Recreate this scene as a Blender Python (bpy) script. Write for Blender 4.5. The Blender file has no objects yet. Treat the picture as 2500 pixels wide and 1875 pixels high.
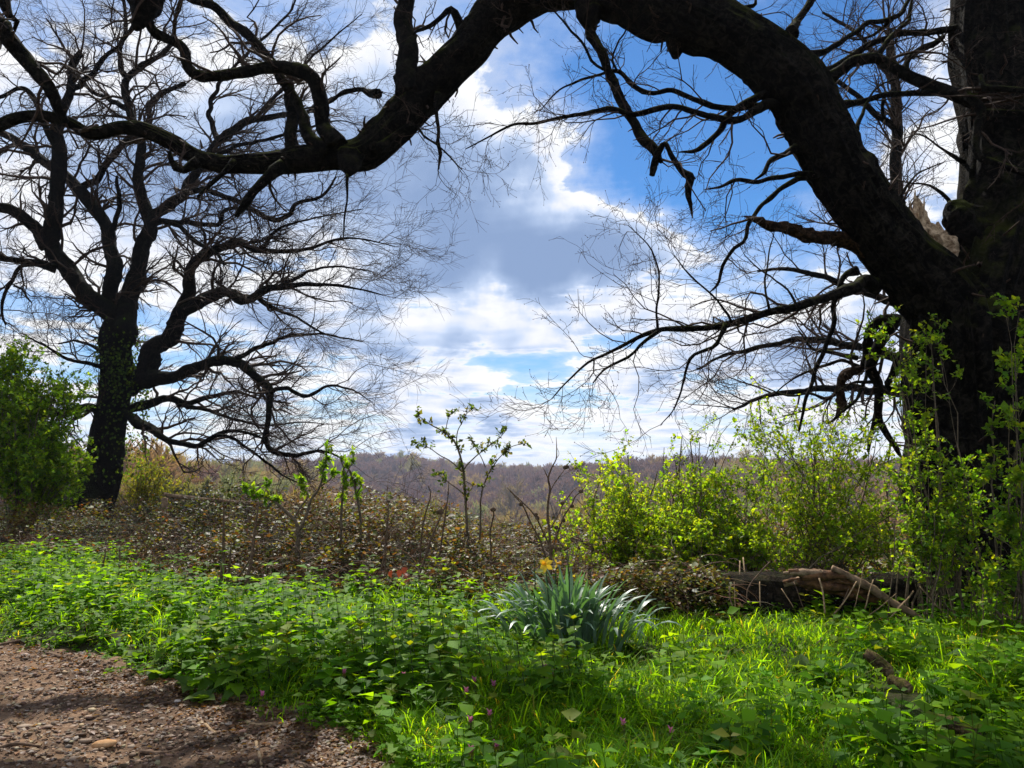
import bpy, math
import numpy as np
from mathutils import Vector, Matrix

rng = np.random.default_rng(7)
SC = bpy.context.scene
COL = SC.collection
rad = math.radians

# ---------------------------------------------------------------- camera
FPX = 1925.0                    # focal length in pixels of the 2500 px wide photograph
EYE = 1.4
HOR = 1130.0                    # eye-level row of the photograph
PITCH = math.atan((HOR - 937.5) / FPX)
cd = bpy.data.cameras.new('camera')
cam = bpy.data.objects.new('camera', cd)
COL.objects.link(cam)
cd.sensor_width = 36.0
cd.lens = 36.0 * FPX / 2500.0
cd.clip_start = 0.05
cd.clip_end = 6000.0
cam.location = (0, 0, EYE)
cam.rotation_euler = (math.pi / 2 + PITCH, 0, 0)
SC.camera = cam

# ---------------------------------------------------------------- view, sun, sky
SC.view_settings.view_transform = 'Standard'
SC.view_settings.look = 'None'
SC.view_settings.gamma = 1.0
SC.view_settings.exposure = 0.5
SC.view_settings.use_curve_mapping = False
SC.render.engine = 'CYCLES'
SC.cycles.max_bounces = 7
SC.cycles.diffuse_bounces = 3
SC.cycles.glossy_bounces = 2
SC.cycles.transmission_bounces = 4
SC.cycles.transparent_max_bounces = 8
SC.cycles.volume_bounces = 0
SC.cycles.use_denoising = True
SC.cycles.sample_clamp_indirect = 6.0

SUN_AZ, SUN_EL = rad(-14.0), rad(50.0)      # azimuth measured from +Y towards +X
sl = bpy.data.lights.new('sun', 'SUN')
sl.energy = 5.0
sl.angle = rad(0.55)
sl.color = (1.0, 0.95, 0.86)
so = bpy.data.objects.new('sun', sl)
COL.objects.link(so)
to_sun = Vector((math.sin(SUN_AZ) * math.cos(SUN_EL), math.cos(SUN_AZ) * math.cos(SUN_EL), math.sin(SUN_EL)))
so.rotation_euler = to_sun.to_track_quat('Z', 'Y').to_euler()
so.location = (0, 0, 40)


class NT:
    """tiny helper round a node tree"""
    def __init__(s, tree):
        s.t = tree; s.n = tree.nodes; s.l = tree.links
    def add(s, typ, **kw):
        n = s.n.new(typ)
        for k, v in kw.items():
            setattr(n, k, v)
        return n
    def put(s, sock, v):
        if isinstance(v, bpy.types.NodeSocket):
            s.l.new(v, sock)
        else:
            sock.default_value = v
    def math(s, op, a, b=None, c=None, clamp=False):
        n = s.add('ShaderNodeMath', operation=op, use_clamp=clamp)
        s.put(n.inputs[0], a)
        if b is not None: s.put(n.inputs[1], b)
        if c is not None: s.put(n.inputs[2], c)
        return n.outputs[0]
    def vmath(s, op, a, b=None, scale=None):
        n = s.add('ShaderNodeVectorMath', operation=op)
        s.put(n.inputs[0], a)
        if b is not None: s.put(n.inputs[1], b)
        if scale is not None: s.put(n.inputs['Scale'], scale)
        return n.outputs['Value'] if op in ('DOT_PRODUCT', 'LENGTH') else n.outputs[0]
    def smooth(s, x, a, b, lo=0.0, hi=1.0):
        n = s.add('ShaderNodeMapRange', interpolation_type='SMOOTHSTEP')
        s.put(n.inputs['Value'], x)
        s.put(n.inputs['From Min'], a); s.put(n.inputs['From Max'], b)
        s.put(n.inputs['To Min'], lo); s.put(n.inputs['To Max'], hi)
        return n.outputs[0]
    def noise(s, vec, scale, detail=4.0, rough=0.5, dist=0.0, out='Fac'):
        n = s.add('ShaderNodeTexNoise')
        if vec is not None: s.put(n.inputs['Vector'], vec)
        s.put(n.inputs['Scale'], scale); s.put(n.inputs['Detail'], detail)
        s.put(n.inputs['Roughness'], rough); s.put(n.inputs['Distortion'], dist)
        return n.outputs[out]
    def mix(s, f, a, b):
        n = s.add('ShaderNodeMix', data_type='RGBA')
        s.put(n.inputs[0], f); s.put(n.inputs[6], a); s.put(n.inputs[7], b)
        return n.outputs[2]
    def ramp(s, fac, stops):
        n = s.add('ShaderNodeValToRGB')
        e = n.color_ramp.elements
        while len(e) > 1: e.remove(e[-1])
        e[0].position = stops[0][0]; e[0].color = (*stops[0][1], 1)
        for p, c in stops[1:]:
            q = e.new(p); q.color = (*c, 1)
        s.put(n.inputs[0], fac)
        return n.outputs[0]


def pix_dir(px, py):
    a = (px - 1250.0) / FPX; b = (937.5 - py) / FPX
    c, s_ = math.cos(PITCH), math.sin(PITCH)
    v = Vector((a, c - b * s_, s_ + b * c))
    return v.normalized()


def build_sky():
    w = bpy.data.worlds.new('World'); SC.world = w
    w.use_nodes = True
    g = NT(w.node_tree); g.n.clear()
    out = g.add('ShaderNodeOutputWorld')
    sky = g.add('ShaderNodeTexSky', sky_type='NISHITA')
    sky.sun_disc = False
    sky.sun_elevation = SUN_EL
    sky.sun_rotation = SUN_AZ
    sky.altitude = 100; sky.air_density = 1.0; sky.dust_density = 0.25; sky.ozone_density = 4.5
    dirv = g.vmath('NORMALIZE', g.add('ShaderNodeTexCoord').outputs['Generated'])

    # cloud heaps and clear gaps, placed by compass bearing and height (photo px for reading only)
    blobs = [  # px, py, spread in degrees, weight
        (1180, 590, 5.5, 0.22), (1430, 610, 4.5, 0.22), (1000, 560, 4.0, 0.12), (1300, 390, 3.6, 0.20), (1560, 520, 3.0, 0.18), (1700, 640, 3.0, 0.14), (1050, 815, 3.4, 0.14), (1150, 752, 1.6, -0.16), (1480, 720, 2.0, -0.10),
        (2240, 300, 4.5, 0.24), (1900, 860, 5.5, 0.12), (1500, 800, 3.5, 0.10), (500, 420, 6.0, 0.12), (150, 430, 6.0, 0.14), (330, 200, 3.0, 0.14), (1130, 150, 5.0, 0.10), (1050, 950, 4.0, 0.08), (800, 880, 4.0, 0.06),
        (1800, 400, 4.6, -0.42), (1640, 240, 3.8, -0.30), (2000, 160, 6.0, -0.34), (1920, 580, 3.4, -0.30), (1520, 90, 4.5, -0.13), (1760, 560, 2.0, -0.12),
        (1340, 866, 2.2, -0.30), (1220, 975, 2.2, -0.20), (430, 70, 3.0, -0.16), (110, 640, 2.6, -0.22), (620, 260, 5.0, 0.08), (720, 690, 2.6, -0.20), (900, 330, 2.5, -0.08),
    ]
    ST = (1.0, 1.0, 1.5)
    warp = g.vmath('SUBTRACT', g.noise(dirv, 7.0, 5.0, 0.62, 0.0, 'Color'), (0.5, 0.5, 0.5))
    dw = g.vmath('ADD', dirv, g.vmath('SCALE', warp, scale=0.17))
    ds = g.vmath('MULTIPLY', dw, ST)
    acc = None
    for px, py, sp_, wt in blobs:
        v = pix_dir(px, py)
        n = g.add('ShaderNodeVectorMath', operation='DISTANCE')
        g.put(n.inputs[0], ds); n.inputs[1].default_value = (v.x * ST[0], v.y * ST[1], v.z * ST[2])
        r = n.outputs['Value']
        k = 0.7 / rad(sp_ * 1.3) ** 2
        e = g.math('POWER', math.exp(-k), g.math('MULTIPLY', r, r))
        acc = g.math('MULTIPLY', e, wt) if acc is None else g.math('MULTIPLY_ADD', e, wt, acc)
    def plane(vec):
        sp = g.add('ShaderNodeSeparateXYZ'); g.put(sp.inputs[0], vec)
        inv = g.math('DIVIDE', 1.0, g.math('ADD', g.math('MAXIMUM', sp.outputs[2], 0.0), 0.10))
        cx = g.add('ShaderNodeCombineXYZ')
        g.put(cx.inputs[0], g.math('MULTIPLY', sp.outputs[0], inv)); g.put(cx.inputs[1], g.math('MULTIPLY', sp.outputs[1], inv))
        g.put(cx.inputs[2], g.math('MULTIPLY', sp.outputs[2], 4.0))
        return cx.outputs[0], sp.outputs[2]
    pv, Z = plane(dirv)
    pu, _ = plane(g.vmath('ADD', dirv, (0.004, 0.0, 0.022)))
    n1 = g.noise(pv, 1.7, 7.0, 0.58, 0.2)
    n1u = g.noise(pu, 1.7, 3.0, 0.5, 0.2)
    n2 = g.noise(dirv, 10.0, 7.0, 0.62, 0.6)
    n2u = g.noise(g.vmath('ADD', dirv, (0.003, 0.0, 0.016)), 10.0, 4.0, 0.5, 0.2)
    D = g.math('ADD', g.math('ADD', g.math('MULTIPLY', n1, 0.75), g.math('MULTIPLY', n2, 0.36)), acc)
    cov = g.smooth(D, 0.515, 0.60)
    veil = g.smooth(D, 0.30, 0.56, 0.0, 0.42)
    low = g.smooth(Z, 0.01, 0.16, 0.85, 0.0)
    cov = g.math('MAXIMUM', g.math('MAXIMUM', cov, veil), low)
    thick = g.math('ADD', g.math('ADD', g.math('MULTIPLY', n1u, 0.80), g.math('MULTIPLY', n2u, 0.42)), acc)
    shade = g.math('MULTIPLY', g.smooth(thick, 0.545, 0.96), g.smooth(D, 0.545, 0.70))
    ccol = g.ramp(shade, [(0.0, (0.97, 0.98, 1.0)), (0.12, (0.84, 0.87, 0.97)), (0.32, (0.60, 0.71, 0.92)), (0.62, (0.40, 0.52, 0.76)), (1.0, (0.26, 0.37, 0.60))])
    ccol = g.mix(g.smooth(D, 0.44, 0.58, 1.0, 0.0), ccol, (0.62, 0.73, 0.98, 1))    # thin veil between the heaps
    bs = g.add('ShaderNodeBackground')
    mm = g.add('ShaderNodeMix', data_type='RGBA', blend_type='MULTIPLY'); mm.inputs[0].default_value = 1.0
    g.put(mm.inputs[6], sky.outputs[0]); mm.inputs[7].default_value = (0.50, 0.86, 1.15, 1)   # deep clear-air blue
    g.put(bs.inputs[0], mm.outputs[2]); bs.inputs[1].default_value = 0.074
    bc = g.add('ShaderNodeBackground')
    g.put(bc.inputs[0], ccol); bc.inputs[1].default_value = 0.76
    mx = g.add('ShaderNodeMixShader')
    g.put(mx.inputs[0], cov); g.l.new(bs.outputs[0], mx.inputs[1]); g.l.new(bc.outputs[0], mx.inputs[2])
    g.l.new(mx.outputs[0], out.inputs[0])
    w.cycles.sampling_method = 'NONE'


build_sky()

# ---------------------------------------------------------------- helpers
def P(px, py, d):
    """point on the ray through a photo pixel, d metres ahead of the camera"""
    a = (px - 1250.0) / FPX; b = (937.5 - py) / FPX
    c, s_ = math.cos(PITCH), math.sin(PITCH)
    y = c - b * s_
    k = d / y
    return np.array((a * k, d, EYE + (s_ + b * c) * k))


def crop(region, x, y):
    x0, y0, f = {1: (0, 0, .5667), 2: (1250, 0, .5667), 3: (0, 940, .5651), 4: (1250, 940, .5651),
                 5: (1950, 700, .3616), 6: (0, 820, .2894), 7: (900, 1000, .2712), 8: (400, 1000, .226), 0: (0, 0, 1.0)}[region]
    return x0 + x * f, y0 + y * f, f


def hash3(ix, iy, iz, seed):
    n = (ix * 374761393 + iy * 668265263 + iz * 2147483647 + seed * 144665) & 0xFFFFFFFF
    n = ((n ^ (n >> 13)) * 1274126177) & 0xFFFFFFFF
    n = (n ^ (n >> 16)) & 0xFFFF
    return n / 65535.0


def vnoise(p, seed=0):
    p = np.asarray(p, float)
    i = np.floor(p).astype(np.int64); f = p - i
    f = f * f * (3 - 2 * f)
    r = 0
    for dx in (0, 1):
        for dy in (0, 1):
            for dz in (0, 1):
                w = (f[..., 0] if dx else 1 - f[..., 0]) * (f[..., 1] if dy else 1 - f[..., 1]) * (f[..., 2] if dz else 1 - f[..., 2])
                r = r + w * hash3(i[..., 0] + dx, i[..., 1] + dy, i[..., 2] + dz, seed)
    return r * 2 - 1


def fbm(p, seed=0, octv=4):
    p = np.asarray(p, float); r = 0; a = 1.0
    for k in range(octv):
        r = r + a * vnoise(p * 2.03 ** k, seed + k * 17); a *= 0.5
    return r


def unit(v):
    v = np.asarray(v, float)
    return v / np.maximum(np.linalg.norm(v, axis=-1, keepdims=True), 1e-9)


def make_mesh(name, V, faces, col=None, smooth=True, uv=None):
    """faces: list of int arrays (m,k)"""
    if isinstance(faces, np.ndarray): faces = [faces]
    faces = [f for f in faces if len(f)]
    me = bpy.data.meshes.new(name)
    V = np.ascontiguousarray(V, np.float32)
    me.vertices.add(len(V)); me.vertices.foreach_set('co', V.ravel())
    loops = np.concatenate([f.ravel() for f in faces]).astype(np.int32)
    tot = np.concatenate([np.full(len(f), f.shape[1], np.int32) for f in faces])
    start = np.concatenate([[0], np.cumsum(tot)[:-1]]).astype(np.int32)
    me.loops.add(len(loops)); me.loops.foreach_set('vertex_index', loops)
    me.polygons.add(len(tot)); me.polygons.foreach_set('loop_start', start); me.polygons.foreach_set('loop_total', tot)
    if smooth: me.polygons.foreach_set('use_smooth', np.ones(len(tot), bool))
    if col is not None:
        a = me.color_attributes.new('Col', 'FLOAT_COLOR', 'POINT')
        c = np.ones((len(V), 4), np.float32); c[:, :3] = col
        a.data.foreach_set('color', c.ravel())
    if uv is not None:
        l = me.uv_layers.new(name='UVMap')
        l.data.foreach_set('uv', np.ascontiguousarray(np.asarray(uv, np.float32)[loops]).ravel())
    me.update(calc_edges=True)
    return me


def link(name, me, mat=None, parent=None, loc=None):
    o = bpy.data.objects.new(name, me)
    COL.objects.link(o)
    if mat is not None and me is not None and not me.materials: me.materials.append(mat)
    if parent is not None: o.parent = parent
    if loc is not None: o.location = loc
    return o


def empty(name, loc, label, cat, group=None):
    o = bpy.data.objects.new(name, None)
    COL.objects.link(o); o.location = loc; o.empty_display_size = 0.1
    tag(o, label, cat, group)
    return o


def tag(o, label=None, cat=None, group=None, kind=None):
    if label: o['label'] = label
    if cat: o['category'] = cat
    if group: o['group'] = group
    if kind: o['kind'] = kind
    return o


class Acc:
    """collects geometry for one mesh"""
    def __init__(s): s.V = []; s.F = {}; s.C = []; s.n = 0
    def add(s, V, faces, col=None):
        V = np.asarray(V, float).reshape(-1, 3)
        if isinstance(faces, np.ndarray): faces = [faces]
        for f in faces:
            f = np.asarray(f)
            if len(f): s.F.setdefault(f.shape[1], []).append(f + s.n)
        s.V.append(V); s.n += len(V)
        if col is not None: s.C.append(np.broadcast_to(np.asarray(col, float), (len(V), 3)))
    def build(s, name, mat, parent=None, origin=(0, 0, 0), smooth=True):
        V = np.concatenate(s.V) - np.asarray(origin)
        me = make_mesh(name, V, [np.concatenate(v) for v in s.F.values()], np.concatenate(s.C) if s.C else None, smooth)
        return link(name, me, mat, parent)


def catmull(pts, n):
    p = np.asarray(pts, float)
    if len(p) == 2: p = np.array([p[0], (p[0] + p[1]) / 2, p[1]])
    e = np.vstack([2 * p[0] - p[1], p, 2 * p[-1] - p[-2]])
    seg = np.linalg.norm(np.diff(p[:, :3], axis=0), axis=1)
    cum = np.concatenate([[0], np.cumsum(seg)]); t = np.linspace(0, cum[-1], n)
    i = np.clip(np.searchsorted(cum, t, 'right') - 1, 0, len(p) - 2)
    u = ((t - cum[i]) / np.maximum(seg[i], 1e-9))[:, None]
    a, b, c, d = e[i], e[i + 1], e[i + 2], e[i + 3]
    return 0.5 * (2 * b + (c - a) * u + (2 * a - 5 * b + 4 * c - d) * u ** 2 + (3 * b - a - 3 * c + d) * u ** 3)


def limb(pts, radii, sides=20, step=0.07, rough=0.10, fissure=0.06, lump=0.12, seed=1, cap=True, end=None):
    """thick bark tube with furrows and lumps; returns V, faces, and the smoothed axis"""
    p4 = np.column_stack([np.asarray(pts, float), np.asarray(radii, float)])
    L = np.linalg.norm(np.diff(p4[:, :3], axis=0), axis=1).sum()
    n = int(max(6, min(220, L / step)))
    c = catmull(p4, n); ax = c[:, :3].copy(); r = np.maximum(c[:, 3], 0.002)
    s_ = np.linspace(0, L, n)
    rm = r.mean()
    ax += (np.column_stack([vnoise(np.column_stack([s_ / (rm * 5 + .05), np.full(n, k * 7.3), np.zeros(n)]), seed + k) for k in range(3)])) * r[:, None] * rough
    T = unit(np.gradient(ax, axis=0))
    N = np.zeros_like(T); ref = np.array((0.31, -0.9, 0.28)); ref = ref / np.linalg.norm(ref)
    N[0] = unit(np.cross(np.cross(T[0], ref), T[0]))
    for i in range(1, n):
        v = N[i - 1] - T[i] * N[i - 1].dot(T[i]); N[i] = v / max(np.linalg.norm(v), 1e-9)
    B = np.cross(T, N)
    th = np.linspace(0, 2 * np.pi, sides, endpoint=False)
    ct, st = np.cos(th), np.sin(th)
    q = np.stack([np.broadcast_to(ct, (n, sides)) * 1.0, np.broadcast_to(st, (n, sides)) * 1.0,
                  np.broadcast_to((s_ / max(rm * 2.2, .02))[:, None], (n, sides))], -1)
    dl = fbm(q * 0.9, seed + 40, 3) * lump
    q2 = q.copy(); q2[..., :2] *= sides / 6.0; q2[..., 2] *= 0.8
    df = (np.abs(vnoise(q2, seed + 80)) - 0.35) * fissure
    q3 = q * np.array((3.4, 3.4, 3.0))
    db = np.maximum(vnoise(q3, seed + 60) - 0.32, 0) * 2.3 * lump + 0.25 * lump * vnoise(q * np.array((7., 7., 5.)), seed + 66)
    R = r[:, None] * (1 + dl + df + db)
    V = ax[:, None] + R[..., None] * (ct[None, :, None] * N[:, None] + st[None, :, None] * B[:, None])
    V = V.reshape(-1, 3)
    i, j = np.meshgrid(np.arange(n - 1), np.arange(sides), indexing='ij')
    a = i * sides + j; b = i * sides + (j + 1) % sides
    Fq = np.stack([a, b, b + sides, a + sides], -1).reshape(-1, 4)
    faces = [Fq]
    if cap:
        V = np.vstack([V, ax[0] - T[0] * r[0] * 0.1, ax[-1] + T[-1] * r[-1] * 0.35])
        jj = np.arange(sides); k0 = n * sides
        faces.append(np.stack([(jj + 1) % sides, jj, np.full(sides, k0)], -1))
        faces.append(np.stack([(n - 1) * sides + jj, (n - 1) * sides + (jj + 1) % sides, np.full(sides, k0 + 1)], -1))
    return V, faces, ax, r


def tubes(Pts, R, sides=3):
    """batch of thin tubes: Pts (M,K,3), R (M,K)"""
    M, K, _ = Pts.shape
    T = unit(np.gradient(Pts, axis=1))
    mt = unit(Pts[:, -1] - Pts[:, 0])
    ref = np.where(np.abs(mt[:, 2:3]) < 0.8, np.array([[0, 0, 1.0]]), np.array([[1.0, 0, 0]]))
    N = unit(np.cross(T, ref[:, None, :])); B = np.cross(T, N)
    th = np.linspace(0, 2 * np.pi, sides, endpoint=False)
    V = Pts[:, :, None] + R[:, :, None, None] * (np.cos(th)[None, None, :, None] * N[:, :, None] + np.sin(th)[None, None, :, None] * B[:, :, None])
    base = (np.arange(M) * K * sides)[:, None, None]
    i, j = np.meshgrid(np.arange(K - 1), np.arange(sides), indexing='ij')
    a = base + (i * sides + j)[None]; b = base + (i * sides + (j + 1) % sides)[None]
    F = np.stack([a, b, b + sides, a + sides], -1).reshape(-1, 4)
    return V.reshape(-1, 3), F


def walk(start, d, L, r0, K=6, wig=0.3, trop=(0, 0, 0), r1=0.35, g=rng):
    """batch random-walk shoots"""
    M = len(start)
    pts = np.zeros((M, K, 3)); pts[:, 0] = start
    d = unit(d); step = (L / (K - 1))[:, None]
    tr = np.asarray(trop, float)
    for k in range(1, K):
        d = unit(d + g.normal(0, wig, (M, 3)) + tr)
        pts[:, k] = pts[:, k - 1] + d * step
    R = r0[:, None] * np.linspace(1, r1, K)[None]
    return pts, R


def spawn(Pts, R, n, t0=0.15, t1=1.0, ang=(0.5, 1.1), g=rng):
    """n children per parent along batch (M,K): returns start, dir, parent radius, t, index"""
    M, K, _ = Pts.shape
    idx = np.repeat(np.arange(M), n)
    t = g.uniform(t0, t1, len(idx))
    f = t * (K - 1); i = np.minimum(f.astype(int), K - 2); u = (f - i)[:, None]
    st = Pts[idx, i] * (1 - u) + Pts[idx, i + 1] * u
    tan = unit(Pts[idx, i + 1] - Pts[idx, i])
    pr = R[idx, i]
    rv = unit(g.normal(0, 1, (len(idx), 3)))
    side = unit(rv - tan * (rv * tan).sum(-1, keepdims=True))
    a = g.uniform(ang[0], ang[1], len(idx))[:, None]
    return st, tan * np.cos(a) + side * np.sin(a), pr, t, idx


def resample(ax, r, K=24):
    t = np.linspace(0, len(ax) - 1, K)
    i = np.minimum(t.astype(int), len(ax) - 2); u = (t - i)
    return ax[i] * (1 - u[:, None]) + ax[i + 1] * u[:, None], r[i] * (1 - u) + r[i + 1] * u


LEAF_V = np.array([(0, 0, 0), (-.32, .42, .10), (0, .5, 0), (.32, .42, .10), (0, 1.0, -.10)])
LEAF_F = np.array([(0, 2, 1), (0, 3, 2), (1, 2, 4), (2, 3, 4)])


def leaves(pos, axis, normal, size, col, tv=LEAF_V, tf=LEAF_F, width=1.0):
    """batch of small leaves: axis = along the leaf, normal = face"""
    y = unit(axis); x = unit(np.cross(y, normal)); z = np.cross(x, y)
    s_ = np.asarray(size)[:, None, None]
    w = np.broadcast_to(np.asarray(width, float), (len(pos),))[:, None, None]
    V = pos[:, None] + s_ * (tv[None, :, 0:1] * w * x[:, None] + tv[None, :, 1:2] * y[:, None] + tv[None, :, 2:3] * z[:, None])
    nv = len(tv)
    F = (np.arange(len(pos)) * nv)[:, None, None] + tf[None]
    C = np.repeat(col, nv, axis=0)
    return V.reshape(-1, 3), F.reshape(-1, tf.shape[1]), C


def palette(n, cols, weights=None, jit=0.18, g=rng):
    cols = np.asarray(cols, float)
    k = g.choice(len(cols), n, p=None if weights is None else np.asarray(weights) / np.sum(weights))
    c = cols[k] * np.exp(g.normal(0, jit, (n, 1))) * np.exp(g.normal(0, jit * .35, (n, 3)))
    return np.clip(c, 0.002, 0.9)


# ---------------------------------------------------------------- materials
def material(name):
    m = bpy.data.materials.new(name); m.use_nodes = True
    g = NT(m.node_tree); g.n.clear()
    out = g.add('ShaderNodeOutputMaterial')
    return m, g, out


def principled(g, out, base, rough=0.8, spec=0.3, bump=None, bstr=0.5, bdist=0.02):
    b = g.add('ShaderNodeBsdfPrincipled')
    g.put(b.inputs['Base Color'], base); g.put(b.inputs['Roughness'], rough)
    g.put(b.inputs['Specular IOR Level'], spec)
    if bump is not None:
        bn = g.add('ShaderNodeBump'); g.put(bn.inputs['Height'], bump)
        bn.inputs['Strength'].default_value = bstr; bn.inputs['Distance'].default_value = bdist
        g.l.new(bn.outputs[0], b.inputs['Normal'])
    if out is not None: g.l.new(b.outputs[0], out.inputs[0])
    return b


def leaf_material(name, rough=0.45, spec=0.5, trans=0.45, tint=(1.25, 1.15, 0.45), refl=(0.62, 0.66, 0.6)):
    m, g, out = material(name)
    at = g.add('ShaderNodeAttribute', attribute_name='Col')
    rf = g.add('ShaderNodeMix', data_type='RGBA', blend_type='MULTIPLY')
    rf.inputs[0].default_value = 1.0; g.put(rf.inputs[6], at.outputs['Color']); rf.inputs[7].default_value = (*refl, 1)
    b = principled(g, None, rf.outputs[2], rough, spec)
    t = g.add('ShaderNodeBsdfTranslucent')
    mm = g.add('ShaderNodeMix', data_type='RGBA', blend_type='MULTIPLY')
    mm.inputs[0].default_value = 1.0; g.put(mm.inputs[6], at.outputs['Color']); mm.inputs[7].default_value = (*tint, 1)
    g.put(t.inputs[0], mm.outputs[2])
    mx = g.add('ShaderNodeMixShader'); mx.inputs[0].default_value = trans
    g.l.new(b.outputs[0], mx.inputs[1]); g.l.new(t.outputs[0], mx.inputs[2])
    g.l.new(mx.outputs[0], out.inputs[0])
    return m


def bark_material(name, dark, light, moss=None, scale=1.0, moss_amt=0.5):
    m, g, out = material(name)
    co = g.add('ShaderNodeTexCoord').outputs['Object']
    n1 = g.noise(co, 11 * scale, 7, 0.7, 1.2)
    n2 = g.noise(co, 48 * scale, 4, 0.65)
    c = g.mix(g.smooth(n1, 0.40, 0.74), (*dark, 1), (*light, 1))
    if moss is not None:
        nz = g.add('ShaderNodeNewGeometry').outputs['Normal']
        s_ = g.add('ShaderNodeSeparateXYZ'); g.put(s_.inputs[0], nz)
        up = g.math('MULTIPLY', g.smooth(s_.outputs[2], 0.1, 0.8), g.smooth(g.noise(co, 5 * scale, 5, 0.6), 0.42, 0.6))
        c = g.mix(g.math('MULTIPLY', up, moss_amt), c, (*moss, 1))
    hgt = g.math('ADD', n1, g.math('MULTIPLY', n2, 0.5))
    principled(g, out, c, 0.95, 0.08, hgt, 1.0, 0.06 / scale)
    return m


def plain_material(name, a, b, scale=20, rough=0.85, spec=0.2, bstr=0.5, bdist=0.01):
    m, g, out = material(name)
    co = g.add('ShaderNodeTexCoord').outputs['Object']
    n = g.noise(co, scale, 5, 0.6, 0.3)
    principled(g, out, g.mix(g.smooth(n, 0.3, 0.7), (*a, 1), (*b, 1)), rough, spec, n, bstr, bdist)
    return m


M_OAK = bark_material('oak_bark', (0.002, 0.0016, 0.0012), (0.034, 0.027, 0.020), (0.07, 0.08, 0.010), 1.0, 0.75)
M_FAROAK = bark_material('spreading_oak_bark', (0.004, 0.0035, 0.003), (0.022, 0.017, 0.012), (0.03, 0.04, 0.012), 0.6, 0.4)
M_TWIG = plain_material('twig_bark', (0.022, 0.012, 0.008), (0.075, 0.045, 0.030), 30)
M_DEADWOOD = plain_material('dead_wood', (0.10, 0.062, 0.036), (0.30, 0.20, 0.12), 14, 0.85, 0.2, 0.8, 0.02)
M_TORN = plain_material('torn_wood', (0.035, 0.017, 0.009), (0.19, 0.090, 0.040), 16, 0.85, 0.2, 1.0, 0.02)
M_PALE = plain_material('pale_broken_wood', (0.16, 0.095, 0.05), (0.68, 0.50, 0.32), 17, 0.85, 0.2, 1.0, 0.03)
M_SHRUBWOOD = plain_material('shrub_stem', (0.06, 0.045, 0.028), (0.17, 0.125, 0.08), 30)
M_STALK = plain_material('dry_stalk', (0.07, 0.042, 0.026), (0.16, 0.10, 0.06), 30)
M_STRAW = plain_material('straw_stalk', (0.16, 0.10, 0.05), (0.36, 0.25, 0.14), 30)
M_LEAF = leaf_material('young_leaf', 0.55, 0.28, 0.60, (2.3, 2.0, 0.36), (0.75, 0.75, 0.55))
M_BRAMBLE = leaf_material('bramble_leaf', 0.50, 0.24, 0.38, (1.7, 1.25, 0.4), (0.85, 0.8, 0.75))
M_GRASS = leaf_material('grass_blade', 0.58, 0.13, 0.62, (3.1, 2.6, 0.22), (0.9, 0.9, 0.4))
M_HERB = leaf_material('herb_leaf', 0.58, 0.13, 0.58, (2.3, 2.1, 0.22), (0.9, 0.95, 0.4))
M_BROWNBARK = bark_material('brown_dead_bark', (0.014, 0.008, 0.005), (0.11, 0.060, 0.032), None, 1.6)

# ================================================================ SETTING
# ---------------------------------------------------------------- land form
AZ_PX = np.array([-900, 300, 700, 950, 1250, 1600, 2000, 3400])
AZ = np.arctan((AZ_PX - 1250) / FPX)
RR = np.array([0, 13, 30, 60, 120, 200, 300, 400, 500, 650, 900, 1300, 4500.])
ZT = np.array([
    [0, 0, -0.2, -2, -7, -11, -13, -13, -13, -13, -13, -20, -30],
    [0, 0, -0.5, -3, -9, -13, -15, -14, -14, -14, -14, -20, -30],
    [0, 0, -1.0, -6, -20, -29, -28, -22, -17, -14, -14, -20, -30],
    [0, 0, -1.5, -8, -27, -36, -40, -40, -36, -28, -6, -12, -30],
    [0, 0, -1.5, -8, -27, -36, -41, -40, -34, -20, -14, -20, -30],
    [0, 0, -1.5, -8, -26, -35, -38, -34, -24, -13, -13, -18, -30],
    [0, 0, -1.5, -8, -26, -33, -34, -26, -18, -12, -13, -18, -30],
    [0, 0, -1.2, -6, -20, -28, -28, -22, -16, -12, -13, -18, -30]], float)
ZT[:, 5:] -= np.array([0.5, 1.5, 2.5, 3.5, 5, 6, 6, 6])
ZT[3, 10] = -9.0; ZT[2, 10] = -17.0; ZT[5, 9] = -12.0


def ground_ray(px, py, z=0.0):
    v = pix_dir(px, py)
    k = (EYE - z) / -v.z
    return np.array((v.x * k, v.y * k))


EDGE_PX = [(-500, 1540), (-200, 1552), (0, 1567), (120, 1590), (226, 1624), (330, 1648), (452, 1669), (520, 1700), (580, 1722), (678, 1748),
           (800, 1785), (932, 1805), (965, 1860)]
EDGE = np.array([ground_ray(*e) for e in EDGE_PX])
EDGE = np.vstack([[-30, 9.5], [-12, 7.6], EDGE, [-0.35, 3.15], [0.3, 2.7], [2.5, 2.2], [12, 1.2], [30, 0.5]])


def path_edge(x, y=None):
    e = np.interp(x, EDGE[:, 0], EDGE[:, 1])
    return e + 0.10 * vnoise(np.stack([np.asarray(x) * 2.6, np.zeros_like(x), np.zeros_like(x)], -1), 5) + 0.05 * vnoise(np.stack([np.asarray(x) * 8., np.zeros_like(x), np.zeros_like(x)], -1), 9)


def sstep(a, b, x):
    t = np.clip((x - a) / (b - a), 0, 1); return t * t * (3 - 2 * t)


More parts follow.
